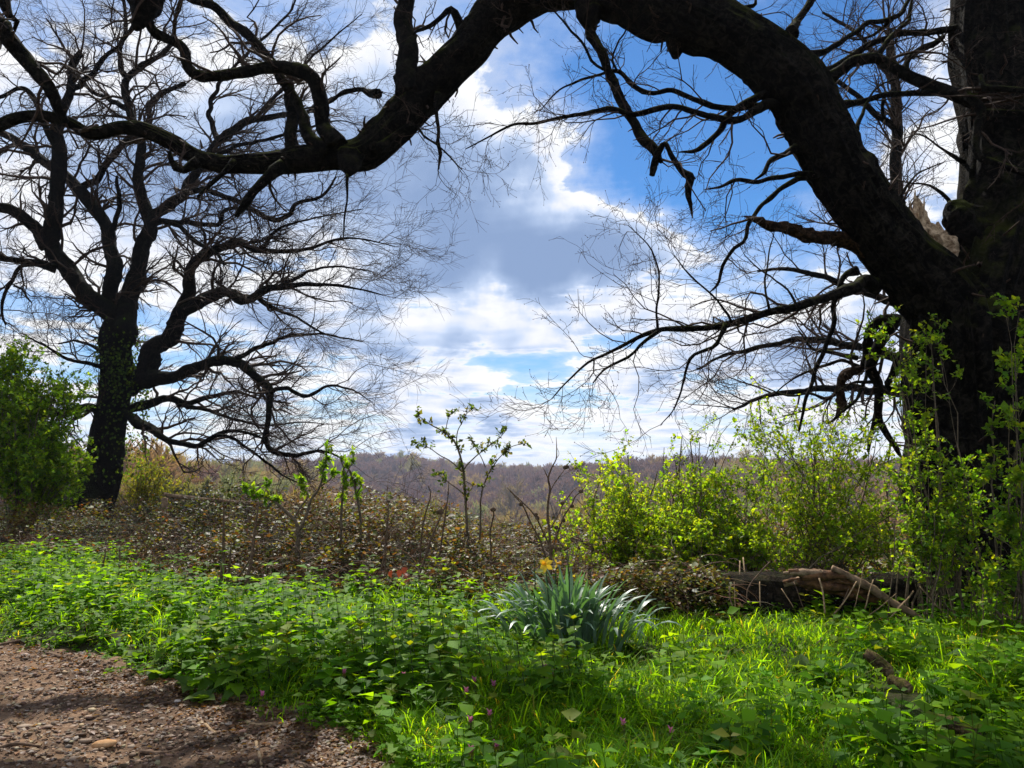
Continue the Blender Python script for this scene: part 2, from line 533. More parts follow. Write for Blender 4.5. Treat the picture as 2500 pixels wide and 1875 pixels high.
def land(x, y):
    x = np.asarray(x, float); y = np.asarray(y, float)
    r = np.hypot(x, y); az = np.arctan2(x, y)
    zc = np.stack([np.interp(r, RR, ZT[k]) for k in range(len(AZ))], -1)
    azc = np.clip(az, AZ[0], AZ[-1] - 1e-6)
    i = np.clip(np.searchsorted(AZ, azc, 'right') - 1, 0, len(AZ) - 2)
    u = (azc - AZ[i]) / (AZ[i + 1] - AZ[i]); u = u * u * (3 - 2 * u)
    z = np.take_along_axis(zc, i[..., None], -1)[..., 0] * (1 - u) + np.take_along_axis(zc, (i + 1)[..., None], -1)[..., 0] * u
    z = z * sstep(-0.35, 0.35, y / np.maximum(r, .01))
    q = np.stack([x * 1.1, y * 1.1, np.zeros_like(x)], -1)
    d = y - path_edge(x)
    verge = 0.07 * sstep(0.0, 0.45, d)
    near = np.exp(-np.maximum(r - 12, 0) / 10)
    lump = (0.055 * fbm(q, 3, 3)) * sstep(-0.2, 0.5, d) * near
    return z + verge * near + lump + 2.0 * vnoise(np.stack([x / 60, y / 60, np.zeros_like(x)], -1), 11) * sstep(40, 160, r) + 4.5 * vnoise(np.stack([x / 150, y / 110, np.zeros_like(x)], -1), 12) * sstep(250, 500, r)


M_GROUND, g_, o_ = material('ground_soil')
co_ = g_.add('ShaderNodeTexCoord').outputs['Object']
gn1 = g_.noise(co_, 3.0, 6, 0.6); gn2 = g_.noise(co_, 60, 4, 0.6)
cg = g_.mix(g_.smooth(gn1, 0.35, 0.65), (0.030, 0.026, 0.012, 1), (0.035, 0.050, 0.014, 1))
principled(g_, o_, cg, 0.95, 0.1, gn2, 0.6, 0.02)

M_PATH, g_, o_ = material('path_earth')
co_ = g_.add('ShaderNodeTexCoord').outputs['Object']
gn1 = g_.noise(co_, 2.2, 7, 0.62, 0.4); gn2 = g_.noise(co_, 40, 6, 0.65); gn3 = g_.noise(co_, 9, 5, 0.6)
cp = g_.mix(g_.smooth(gn1, 0.36, 0.62), (0.055, 0.030, 0.016, 1), (0.21, 0.125, 0.070, 1))
cp = g_.mix(g_.smooth(gn2, 0.5, 0.75, 0, 0.5), cp, (0.36, 0.26, 0.17, 1))
cp = g_.mix(g_.smooth(gn3, 0.56, 0.70, 0, 0.6), cp, (0.040, 0.024, 0.014, 1))
principled(g_, o_, cp, 0.9, 0.2, g_.math('ADD', gn2, gn3), 0.9, 0.03)


def build_ground():
    ang = np.concatenate([np.linspace(-46, 46, 230), np.linspace(48, 312, 100)])
    ang = np.radians(ang)
    rs = np.concatenate([[0.02], np.geomspace(0.4, 2.6, 14), np.linspace(2.7, 13, 130), np.geomspace(13.4, 4400, 110)])
    A, R_ = np.meshgrid(ang, rs, indexing='ij')
    x, y = R_ * np.sin(A), R_ * np.cos(A)
    z = land(x, y)
    d = y - path_edge(x)
    z = z - 0.05 * sstep(0.12, -0.05, d) * (R_ < 30)
    n, m = x.shape
    V = np.stack([x, y, z], -1).reshape(-1, 3)
    i, j = np.meshgrid(np.arange(n), np.arange(m - 1), indexing='ij')
    a = i * m + j; b = ((i + 1) % n) * m + j
    F = np.stack([a, b, b + 1, a + 1], -1).reshape(-1, 4)
    o = link('ground', make_mesh('ground', V, F), M_GROUND)
    tag(o, 'grassy ground falling away to a wooded valley', 'ground', kind='structure')


build_ground()

ICO_V = None


def ico():
    t = (1 + 5 ** .5) / 2
    v = unit(np.array([(-1, t, 0), (1, t, 0), (-1, -t, 0), (1, -t, 0), (0, -1, t), (0, 1, t), (0, -1, -t), (0, 1, -t), (t, 0, -1), (t, 0, 1), (-t, 0, -1), (-t, 0, 1)], float))
    f = np.array([(0, 11, 5), (0, 5, 1), (0, 1, 7), (0, 7, 10), (0, 10, 11), (1, 5, 9), (5, 11, 4), (11, 10, 2), (10, 7, 6), (7, 1, 8),
                  (3, 9, 4), (3, 4, 2), (3, 2, 6), (3, 6, 8), (3, 8, 9), (4, 9, 5), (2, 4, 11), (6, 2, 10), (8, 6, 7), (9, 8, 1)])
    return v, f


def ico2():
    v, f = ico(); v = list(map(tuple, v)); mid = {}
    out = []
    def m(a, b):
        k = (min(a, b), max(a, b))
        if k not in mid:
            p = unit(np.array(v[a]) + np.array(v[b])); mid[k] = len(v); v.append(tuple(p))
        return mid[k]
    for a, b, c in f:
        x, y, z = m(a, b), m(b, c), m(c, a)
        out += [(a, x, z), (b, y, x), (c, z, y), (x, y, z)]
    return np.array(v), np.array(out)


def stone_material(name, attr=True):
    m, g, out = material(name)
    co = g.add('ShaderNodeTexCoord').outputs['Object']
    if attr:
        base = g.add('ShaderNodeAttribute', attribute_name='Col').outputs['Color']
    else:
        rnd = g.add('ShaderNodeObjectInfo').outputs['Random']
        base = g.ramp(rnd, [(0, (0.10, 0.06, 0.035)), (0.25, (0.19, 0.125, 0.08)), (0.5, (0.28, 0.20, 0.135)), (0.75, (0.26, 0.22, 0.18)), (1, (0.40, 0.31, 0.23))])
    n = g.noise(co, 45 if attr else 3.0, 5, 0.65)
    c = g.mix(g.smooth(n, 0.4, 0.75, 0, 0.5), base, (0.10, 0.065, 0.045, 1))
    principled(g, out, c, 0.75, 0.3, n, 0.4, 0.01)
    return m


M_GRAVEL = stone_material('gravel_stone'); M_PEBBLE = stone_material('pebble_stone', False)


def build_path():
    xs = np.linspace(-9, 4.5, 260); ts = np.linspace(0, 1, 120)
    X = np.repeat(xs[:, None], 120, 1)
    top = path_edge(xs) + 0.22
    Y = 0.6 + (top[:, None] - 0.6) * (ts[None] ** 0.7)
    q = np.stack([X, Y, np.zeros_like(X)], -1)
    Z = 0.012 + 0.020 * fbm(q * 2.3, 21, 3) + 0.014 * fbm(q * 9, 25, 4)
    V = np.stack([X, Y, Z], -1).reshape(-1, 3)
    i, j = np.meshgrid(np.arange(259), np.arange(119), indexing='ij')
    a = i * 120 + j
    F = np.stack([a, a + 120, a + 121, a + 1], -1).reshape(-1, 4)
    p = link('path', make_mesh('path', V, F), M_PATH)
    tag(p, 'brown earth path scattered with flint pebbles', 'path', kind='structure')

    def zpath(x, y):
        q = np.stack([x, y, np.zeros_like(x)], -1)
        return 0.012 + 0.020 * fbm(q * 2.3, 21, 3) + 0.014 * fbm(q * 9, 25, 4)

    def spots(n):
        out = []
        while sum(map(len, out)) < n:
            y = 3.0 * (7.0 / 3.0) ** rng.uniform(0, 1, n * 2)
            x = rng.uniform(-0.72, 0.10, n * 2) * y - 0.1
            patch = fbm(np.stack([x * 1.3, y * 1.3, np.zeros_like(x)], -1), 33, 3)
            ok = (y < path_edge(x) + 0.12) & (patch > rng.uniform(-1.3, 0.6, n * 2))
            out.append(np.column_stack([x[ok], y[ok]]))
        return np.concatenate(out)[:n]
    iv, f = ico()
    # loose gravel, too many to count
    N = 7500
    xy = spots(N)
    s_ = np.exp(rng.normal(math.log(0.0068), 0.5, N)).clip(0.0025, 0.018)
    jit = 1 + rng.normal(0, 0.22, (N, 12, 1))
    sc = np.column_stack([rng.uniform(0.8, 1.5, N), rng.uniform(0.7, 1.1, N), rng.uniform(0.4, 0.7, N)])
    a = rng.uniform(0, 6.28, N)
    v = iv[None] * jit * sc[:, None] * s_[:, None, None]
    ca, sa = np.cos(a)[:, None], np.sin(a)[:, None]
    v = np.stack([v[..., 0] * ca - v[..., 1] * sa, v[..., 0] * sa + v[..., 1] * ca, v[..., 2]], -1)
    v[..., 0] += xy[:, :1]; v[..., 1] += xy[:, 1:]; v[..., 2] += (zpath(xy[:, 0], xy[:, 1]) + s_ * 0.22)[:, None]
    col = palette(N, [(0.075, 0.045, 0.026), (0.15, 0.095, 0.055), (0.24, 0.165, 0.105), (0.34, 0.24, 0.15), (0.20, 0.16, 0.12)], [4, 3, 3, 1.0, .7], 0.2)
    F = (np.arange(N) * 12)[:, None, None] + f[None]
    gr = link('gravel', make_mesh('gravel', v.reshape(-1, 3), F.reshape(-1, 3), np.repeat(col, 12, 0), smooth=False), M_GRAVEL, p)
    gr['kind'] = 'stuff'
    # the larger pebbles, one by one
    meshes = []
    v2, f2 = ico2()
    for k in range(8):
        vv = v2 * (1 + 0.30 * fbm(v2 * 1.4 + k * 9.1, 50 + k, 2)[:, None]) * np.array((1.3, 0.9, 0.42))
        meshes.append(make_mesh('pebble', vv, f2, smooth=(k % 2 == 0)))
        meshes[-1].materials.append(M_PEBBLE)
    xy = spots(290)
    for k in range(290):
        o = bpy.data.objects.new('pebble', meshes[k % 8]); COL.objects.link(o); o.parent = p
        s = float(np.clip(math.exp(rng.normal(math.log(0.0125), 0.36)), 0.008, 0.030))
        o.location = (xy[k, 0], xy[k, 1], float(zpath(xy[k:k + 1, 0], xy[k:k + 1, 1])[0]) + s * 0.18)
        o.scale = (s, s, s); o.rotation_euler = (rng.normal(0, .15), rng.normal(0, .15), rng.uniform(0, 6.28))
    # dry leaf litter pressed into the earth
    N = 11000
    y = 3.0 * (6.9 / 3.0) ** rng.uniform(0, 1, N); x = rng.uniform(-0.72, 0.05, N) * y
    e = path_edge(x); y = np.where(rng.uniform(0, 1, N) < .5, e - np.abs(rng.normal(0, 0.30, N)), y)
    ok = (y < e + 0.1) & (y > 2.8); x, y = x[ok], y[ok]; N = len(x)
    pos = np.column_stack([x, y, zpath(x, y) + 0.008])
    az = rng.uniform(0, 6.28, N)
    V, F, C = leaves(pos, np.column_stack([np.cos(az), np.sin(az), rng.normal(0, .15, N)]), np.column_stack([rng.normal(0, .3, (N, 2)), np.ones(N)]),
                     rng.uniform(0.012, 0.045, N), palette(N, [(0.07, 0.035, 0.016), (0.13, 0.07, 0.032), (0.24, 0.15, 0.08)], None, .2))
    lt = link('leaf_litter', make_mesh('leaf_litter', V, F, C), M_BRAMBLE, p); lt['kind'] = 'stuff'
    return zpath


zpath = build_path()

# ---------------------------------------------------------------- the wooded valley
def wood_material(name, stops):
    m, g, out = material(name)
    rnd = g.add('ShaderNodeObjectInfo').outputs['Random']
    base = g.ramp(rnd, stops)
    d = g.add('ShaderNodeBsdfDiffuse'); g.put(d.inputs[0], base)
    t = g.add('ShaderNodeBsdfTranslucent'); g.put(t.inputs[0], base)
    mx = g.add('ShaderNodeMixShader'); mx.inputs[0].default_value = 0.5
    g.l.new(d.outputs[0], mx.inputs[1]); g.l.new(t.outputs[0], mx.inputs[2]); g.l.new(mx.outputs[0], out.inputs[0])
    return m


WOOD_STOPS = [(0.0, (0.17, 0.085, 0.065)), (0.25, (0.23, 0.120, 0.070)), (0.50, (0.28, 0.160, 0.070)), (0.68, (0.34, 0.205, 0.065)), (0.82, (0.27, 0.230, 0.065)),
              (0.93, (0.46, 0.300, 0.060)), (1.0, (0.20, 0.25, 0.09))]
M_WOOD = wood_material('bare_wood_crown', WOOD_STOPS)
M_WOODGOLD = wood_material('budding_wood_crown', [(0.0, (0.30, 0.19, 0.07)), (0.4, (0.42, 0.28, 0.07)), (0.7, (0.34, 0.29, 0.075)), (1.0, (0.24, 0.27, 0.09))])
M_WOODPURPLE = wood_material('purple_wood_crown', [(0.0, (0.13, 0.068, 0.060)), (0.6, (0.19, 0.10, 0.080)), (1.0, (0.22, 0.13, 0.085))])


def bare_tree_mesh(name, seed, H=16.0, W=5.5, n1=16, twigs=1500, g=None):
    """bare broadleaf tree for the far wood: trunk, limbs, and a haze of fine twigs"""
    g = np.random.default_rng(seed)
    a = Acc()
    th = H * 0.35
    tp, tr = walk(np.zeros((1, 3)), np.array([[0, 0, 1.]]), np.array([H * 0.7]), np.array([H * 0.022]), 7, 0.08, (0, 0, .1), 0.4, g)
    a.add(*tubes(tp, tr, 5))
    st, d, pr, t, _ = spawn(tp, tr, n1, 0.22, 1.0, (0.5, 1.25), g)
    L = g.uniform(0.75, 1.1, n1) * W * (1.15 - 0.45 * t)
    p1, r1 = walk(st, d, L, pr * 0.6, 6, 0.22, (0, 0, 0.14), 0.3, g)
    a.add(*tubes(p1, r1, 3))
    st, d, pr, t, _ = spawn(p1, r1, 7, 0.2, 1.0, (0.4, 0.9), g)
    p2, r2 = walk(st, d, g.uniform(0.25, 0.5, len(st)) * W, np.maximum(pr * 0.6, 0.03), 4, 0.25, (0, 0, 0.15), 0.5, g)
    a.add(*tubes(p2, r2, 3))
    k = max(1, twigs // len(st))
    s3, d3, _, _, _ = spawn(p2, r2, k, 0.1, 1.0, (0.2, 0.9), g)
    n = len(s3)
    d3 = unit(d3 + np.array((0, 0, .25)))
    w = unit(np.cross(d3, unit(g.normal(0, 1, (n, 3))))) * g.uniform(0.07, 0.17, (n, 1))
    L3 = g.uniform(0.6, 1.5, (n, 1)) * W / 5.5
    V = np.stack([s3 - w, s3 + w, s3 + d3 * L3], 1).reshape(-1, 3)
    a.add(V, np.arange(n * 3).reshape(-1, 3))
    V = np.concatenate(a.V)
    return make_mesh(name, V, [np.concatenate(v) for v in a.F.values()], smooth=False)


def build_wood():
    variants = []
    for k in range(7):
        me = bare_tree_mesh('bare_tree', 100 + k, 13 + 1.1 * (k % 4), 5.6 + 0.4 * k, 20, 2600)
        me.materials.append(M_WOODPURPLE if k < 2 else M_WOOD if k < 5 else M_WOODGOLD)
        variants.append(bpy.data.objects.new('bare_tree_source', me))
    pts = []
    N = 15000
    r = np.sqrt(rng.uniform(165 ** 2, 1150 ** 2, N)); az = rng.uniform(-0.80, 0.80, N)
    x, y = r * np.sin(az), r * np.cos(az)
    z = land(x, y) - 0.3
    V = np.column_stack([x, y, z])
    me = bpy.data.meshes.new('far_woodland'); me.vertices.add(N); me.vertices.foreach_set('co', V.astype(np.float32).ravel())
    def attr(n, t, v):
        a = me.attributes.new(n, t, 'POINT'); a.data.foreach_set('value' if t != 'FLOAT_VECTOR' else 'vector', v.ravel())
    attr('rotz', 'FLOAT', rng.uniform(0, 6.28, N).astype(np.float32))
    attr('size', 'FLOAT', np.exp(rng.normal(0.0, 0.24, N)).clip(.55, 1.6).astype(np.float32))
    patch = fbm(np.stack([x / 70, y / 70, np.zeros(N)], -1), 44, 3)
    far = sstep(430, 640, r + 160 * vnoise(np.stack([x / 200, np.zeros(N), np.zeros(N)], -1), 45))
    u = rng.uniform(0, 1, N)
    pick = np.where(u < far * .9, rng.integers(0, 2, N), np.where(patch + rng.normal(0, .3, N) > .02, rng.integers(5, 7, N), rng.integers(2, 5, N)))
    attr('pick', 'INT', pick.astype(np.int32))
    o = link('far_woodland', me)
    tag(o, 'bare brown and purple woodland covering the far valley', 'woodland', kind='stuff')
    tr = bpy.data.node_groups.new('woodland_scatter', 'GeometryNodeTree')
    tr.interface.new_socket('Geometry', in_out='INPUT', socket_type='NodeSocketGeometry')
    tr.interface.new_socket('Geometry', in_out='OUTPUT', socket_type='NodeSocketGeometry')
    n, l = tr.nodes, tr.links
    gi, go = n.new('NodeGroupInput'), n.new('NodeGroupOutput')
    gti = n.new('GeometryNodeGeometryToInstance')
    for v in reversed(variants):
        oi = n.new('GeometryNodeObjectInfo'); oi.inputs['Object'].default_value = v; oi.inputs['As Instance'].default_value = True
        l.new(oi.outputs['Geometry'], gti.inputs[0])
    def named(nm, dt):
        a = n.new('GeometryNodeInputNamedAttribute'); a.data_type = dt; a.inputs[0].default_value = nm
        return a.outputs[0]
    jn = n.new('GeometryNodeJoinGeometry')
    gti_nodes = []
    n.remove(gti)
    for v in reversed(variants):
        oi = n.new('GeometryNodeObjectInfo'); oi.inputs['Object'].default_value = v; oi.inputs['As Instance'].default_value = True
        l.new(oi.outputs['Geometry'], jn.inputs[0])
    iop = n.new('GeometryNodeInstanceOnPoints')
    l.new(gi.outputs[0], iop.inputs['Points']); l.new(jn.outputs[0], iop.inputs['Instance'])
    iop.inputs['Pick Instance'].default_value = True
    l.new(named('pick', 'INT'), iop.inputs['Instance Index'])
    cx = n.new('ShaderNodeCombineXYZ'); l.new(named('rotz', 'FLOAT'), cx.inputs[2])
    er = n.new('FunctionNodeEulerToRotation'); l.new(cx.outputs[0], er.inputs[0]); l.new(er.outputs[0], iop.inputs['Rotation'])
    l.new(named('size', 'FLOAT'), iop.inputs['Scale'])
    l.new(iop.outputs[0], go.inputs[0])
    for e in list(n):
        if e.type == 'OBJECT_INFO' and not e.outputs['Geometry'].is_linked: n.remove(e)
    md = o.modifiers.new('scatter', 'NODES'); md.node_group = tr


build_wood()


def colour_material(name, c, trans=0.5):
    m, g, out = material(name)
    d = g.add('ShaderNodeBsdfDiffuse'); d.inputs[0].default_value = (*c, 1)
    t = g.add('ShaderNodeBsdfTranslucent'); t.inputs[0].default_value = (*c, 1)
    mx = g.add('ShaderNodeMixShader'); mx.inputs[0].default_value = trans
    g.l.new(d.outputs[0], mx.inputs[1]); g.l.new(t.outputs[0], mx.inputs[2]); g.l.new(mx.outputs[0], out.inputs[0])
    return m


def build_valley_trees():
    """trees of the valley that stand out one by one; px = crown centre column, py = crown top row"""
    spec = [  # px, py, r, height, colour, label
        (500, 1148, 95, 8.5, (0.20, 0.185, 0.060), 'olive yellow budding tree right of the left oak trunk'),
        (600, 1135, 150, 13.0, (0.12, 0.072, 0.045), 'domed russet bare tree left of the elder sapling'),
        (400, 1150, 70, 6.5, (0.13, 0.125, 0.05), 'dull green budding tree behind the left oak trunk'),
        (735, 1205, 160, 10.0, (0.22, 0.13, 0.045), 'low orange tan tree behind the elder sapling'),
        (950, 1196, 250, 13.0, (0.26, 0.185, 0.055), 'golden yellow willow left of the hawthorn sapling'),
        (885, 1210, 230, 11.0, (0.25, 0.165, 0.05), 'golden willow standing behind the tall elder shoots'),
        (1010, 1222, 215, 11.0, (0.24, 0.140, 0.04), 'orange willow low beside the hawthorn sapling'),
        (1240, 1165, 420, 16.0, (0.17, 0.125, 0.055), 'tan green tree right of the hawthorn sapling'),
        (1440, 1168, 400, 16.0, (0.21, 0.145, 0.055), 'ochre tree above the dead burdock stalks'),
        (1470, 1150, 470, 17.0, (0.22, 0.165, 0.06), 'yellow tan tree left of the hawthorn bush crown'),
        (1810, 1155, 420, 16.0, (0.19, 0.115, 0.045), 'russet tree between the two hawthorn bushes'),
        (1340, 1232, 200, 12.0, (0.095, 0.075, 0.055), 'bare grey tree in the valley behind the burdock stalks'),
        (1255, 1215, 220, 13.0, (0.10, 0.072, 0.055), 'bare brown tree left of the burdock stalks'),
    ]
    for k, (px, py, r, H, c, lab) in enumerate(spec):
        top = P(px, py, r)
        zg = float(land(top[0], top[1]))
        base = np.array((top[0], top[1], zg - 0.3))
        HH = max(top[2] - zg, H * .7)
        g = np.random.default_rng(300 + k)
        me = bare_tree_mesh('crown', 300 + k, HH / 1.02, HH * 0.36, 20, 5200 if r < 170 else 3600)
        me.materials.append(colour_material('valley_crown_%d' % k, tuple(1.35 * q for q in c)))
        e = empty('valley_tree', base, lab, 'tree', 'trees standing out in the valley')
        link('crown', me, None, e)
        V, F, ax, rr = limb([(0, 0, -0.2), (0.1, 0, HH * .25), (0, 0.1, HH * .5)], [HH * .03, HH * .022, HH * .012], 8, 0.8, seed=k)
        link('trunk', make_mesh('trunk', V, F), M_TWIG, e)
    for px, py, H, lab in ((595, 1108, 12, 'tall dark conifer on the far left skyline'), (652, 1116, 9, 'short dark conifer on the far left skyline')):
        r = 520
        top = P(px, py, r); zg = float(land(top[0], top[1])) - .5
        HH = top[2] - zg
        a = Acc(); g = np.random.default_rng(int(px))
        n = 900
        t = g.uniform(0.12, 1, n) ** 0.8; az = g.uniform(0, 6.28, n)
        rad_ = (1 - t) * HH * 0.24 + 0.2
        o = np.column_stack([np.zeros((n, 2)), t * HH])
        d = np.column_stack([np.cos(az), np.sin(az), g.uniform(-.5, .1, n)])
        w = np.column_stack([-np.sin(az), np.cos(az), np.zeros(n)]) * .35
        a.add(np.stack([o - w, o + w, o + d * rad_[:, None]], 1).reshape(-1, 3), np.arange(3 * n).reshape(-1, 3))
        e = empty('conifer', (top[0], top[1], zg), lab, 'tree', 'conifers on the skyline')
        a.build('crown', colour_material('conifer_needles', (0.03, 0.045, 0.03), .1), e, smooth=False)
        V, F, _, _ = limb([(0, 0, 0), (0, 0, HH * .5), (0, 0, HH * .97)], [.3, .2, .05], 6, 1.0)
        link('trunk', make_mesh('trunk', V, F), M_TWIG, e)


build_valley_trees()


def build_haze():
    x0, x1, y0, y1, z0, z1 = -4600, 4600, -4600, 4600, -50.0, 19.0
    V = np.array([(x, y, z) for x in (x0, x1) for y in (y0, y1) for z in (z0, z1)], float)
    F = np.array([(0, 1, 3, 2), (4, 6, 7, 5), (0, 4, 5, 1), (2, 3, 7, 6), (0, 2, 6, 4), (1, 5, 7, 3)])
    m, g, out = material('haze_air')
    pv = g.add('ShaderNodeVolumePrincipled')
    pv.inputs['Color'].default_value = (0.72, 0.80, 1.0, 1)
    pv.inputs['Density'].default_value = HAZE
    pv.inputs['Anisotropy'].default_value = 0.2
    g.l.new(pv.outputs[0], out.inputs['Volume'])
    o = link('haze', make_mesh('haze', V, F, smooth=False), m)
    tag(o, 'thin blue haze over the far valley', 'haze', kind='stuff')


HAZE = 0.00020
build_haze()

# ================================================================ TREES
PUSH, THIN = 0.0, 1.0


def trace(region, pts, d0, d1, extra=None):
    """traced limb: list of (x, y, width) read off an enlarged piece of the photograph -> 3-D points and radii"""
    n = len(pts); out = []; rr = []
    for k, (x, y, w) in enumerate(pts):
        px, py, f = crop(region, x, y)
        d = d0 + (d1 - d0) * k / max(n - 1, 1)
        if PUSH: d += PUSH * float(sstep(2050., 900., px))
        out.append(P(px, py, d)); rr.append(0.5 * w * f * d / FPX * THIN)
    return np.array(out), np.array(rr)


class Tree:
    def __init__(s, name, base, label, mat, twigmat, group=None):
        s.root = empty(name, base, label, 'tree', group); s.base = np.asarray(base, float)
        s.mat, s.tm = mat, twigmat; s.ax = []; s.seed = 11; s.twigs = Acc()
    def limb(s, region, pts, d0, d1, name='limb', sides=14, step=0.07, mat=None, grow=1.0, lump=0.17, fissure=0.10, rough=0.75, label=None):
        p, r = trace(region, pts, d0, d1)
        s.seed += 13
        V, F, ax, rr = limb(p, r, sides, step, rough, fissure, lump, s.seed)
        me = make_mesh(name, V - s.base, F)
        o = link(name, me, mat or s.mat, s.root)
        if label: o['label'] = label
        if mat is not None and mat in (M_TORN, M_PALE): me.polygons.foreach_set('use_smooth', np.zeros(len(me.polygons), bool))
        if grow > 0: s.ax.append((ax, rr, grow))
        return o
    def grow(s, dens, L, wig, trop, rmin, levels, K=(8, 6, 5), kids=(5, 4), ang=((.5, 1.2), (.4, 1.0), (.35, .9)), t0=0.12, seed=1, out=0.0, taper=(0.42, 0.55, 0.6)):
        """branches, twigs and twiglets on every traced limb"""
        g = np.random.default_rng(seed)
        P0, R0, n = [], [], []
        for ax, r, w in s.ax:
            a, b = resample(ax, r, 24); P0.append(a); R0.append(b)
            Ln = np.linalg.norm(np.diff(ax, axis=0), axis=1).sum()
            n.append(max(1, int(Ln * dens * w)))
        P0, R0, n = np.array(P0), np.array(R0), np.array(n)
        st, d, pr, t, idx = spawn(np.repeat(P0, n, 0), np.repeat(R0, n, 0), 1, t0, 1.0, ang[0], g)
        # one continuing shoot at each limb's tip
        tip = P0[:, -1]; td = unit(P0[:, -1] - P0[:, -3])
        st = np.vstack([st, tip]); d = np.vstack([d, td]); pr = np.concatenate([pr, R0[:, -1]])
        d = d * np.array((1, 0.8, 1.0))
        ln = g.uniform(L[0][0], L[0][1], len(st))
        r1 = np.clip(pr * taper[0], rmin * 1.6, L[0][1] * 0.022)
        o = unit((st - s.base) * np.array((1, 1, 0))) * out
        p1, q1 = walk(st, d, ln, r1, K[0], wig, o + np.asarray(trop), 0.35, g)
        s.twigs.add(*tubes(p1, q1, 4))
        if levels > 1:
            st, d, pr, t, idx = spawn(p1, q1, kids[0], 0.15, 1.0, ang[1], g)
            r2 = np.maximum(pr * taper[1], rmin * 1.15)
            o = unit((st - s.base) * np.array((1, 1, 0))) * out
            p2, q2 = walk(st, d, g.uniform(L[1][0], L[1][1], len(st)), r2, K[1], wig * .85, o + np.asarray(trop), 0.5, g)
            s.twigs.add(*tubes(p2, q2, 3))
        if levels > 2:
            st, d, pr, t, idx = spawn(p2, q2, kids[1], 0.15, 1.0, ang[2], g)
            r3 = np.full(len(st), rmin)
            o = unit((st - s.base) * np.array((1, 1, 0))) * out
            p3, q3 = walk(st, d, g.uniform(L[2][0], L[2][1], len(st)), r3, K[2], wig * .7, o + np.asarray(trop), 0.7, g)
            s.twigs.add(*tubes(p3, q3, 3))
            s.last = p3
            return p1, p2, p3
        return p1,
    def buds(s, pts, size, n, seed=3):
        """swelling buds on the twig ends"""
        g = np.random.default_rng(seed)
        ends = pts[g.integers(0, len(pts), n), -1]
        iv, f = ico()
        f = f[:]
        oct_v = np.array([(1, 0, 0), (-1, 0, 0), (0, 1, 0), (0, -1, 0), (0, 0, 1.6), (0, 0, -1.6)], float)
        oct_f = np.array([(0, 2, 4), (2, 1, 4), (1, 3, 4), (3, 0, 4), (2, 0, 5), (1, 2, 5), (3, 1, 5), (0, 3, 5)])
        V = ends[:, None] + oct_v[None] * g.uniform(.6, 1.2, (n, 1, 1)) * size
        F = (np.arange(n) * 6)[:, None, None] + oct_f[None]
        s.twigs.add(V, F.reshape(-1, 3))
    def spurs(s, dens, seed=9):
        """short dead spurs and bark snags that roughen the outline of every limb"""
        g = np.random.default_rng(seed)
        P0, R0 = [], []
        for ax, r, w in s.ax:
            L = np.linalg.norm(np.diff(ax, axis=0), axis=1).sum()
            a, b = resample(ax, r, 24)
            for _ in range(max(1, int(L * dens))): P0.append(a); R0.append(b)
        P0, R0 = np.array(P0), np.array(R0)
        st, d, pr, t, _ = spawn(P0, R0, 1, .03, 1, (.9, 1.5), g)
        st = st + unit(d) * pr[:, None] * .8
        L = g.uniform(.02, .05, len(st)) + pr * g.uniform(.25, .8, len(st))
        p, q = walk(st, d, L, np.clip(pr * g.uniform(.08, .22, len(st)), .004, .02), 4, .3, (0, 0, 0), .35, g)
        s.twigs.add(*tubes(p, q, 4))
    def finish(s):
        o = s.twigs.build('twigs', s.tm, s.root, s.base); o['kind'] = 'stuff'


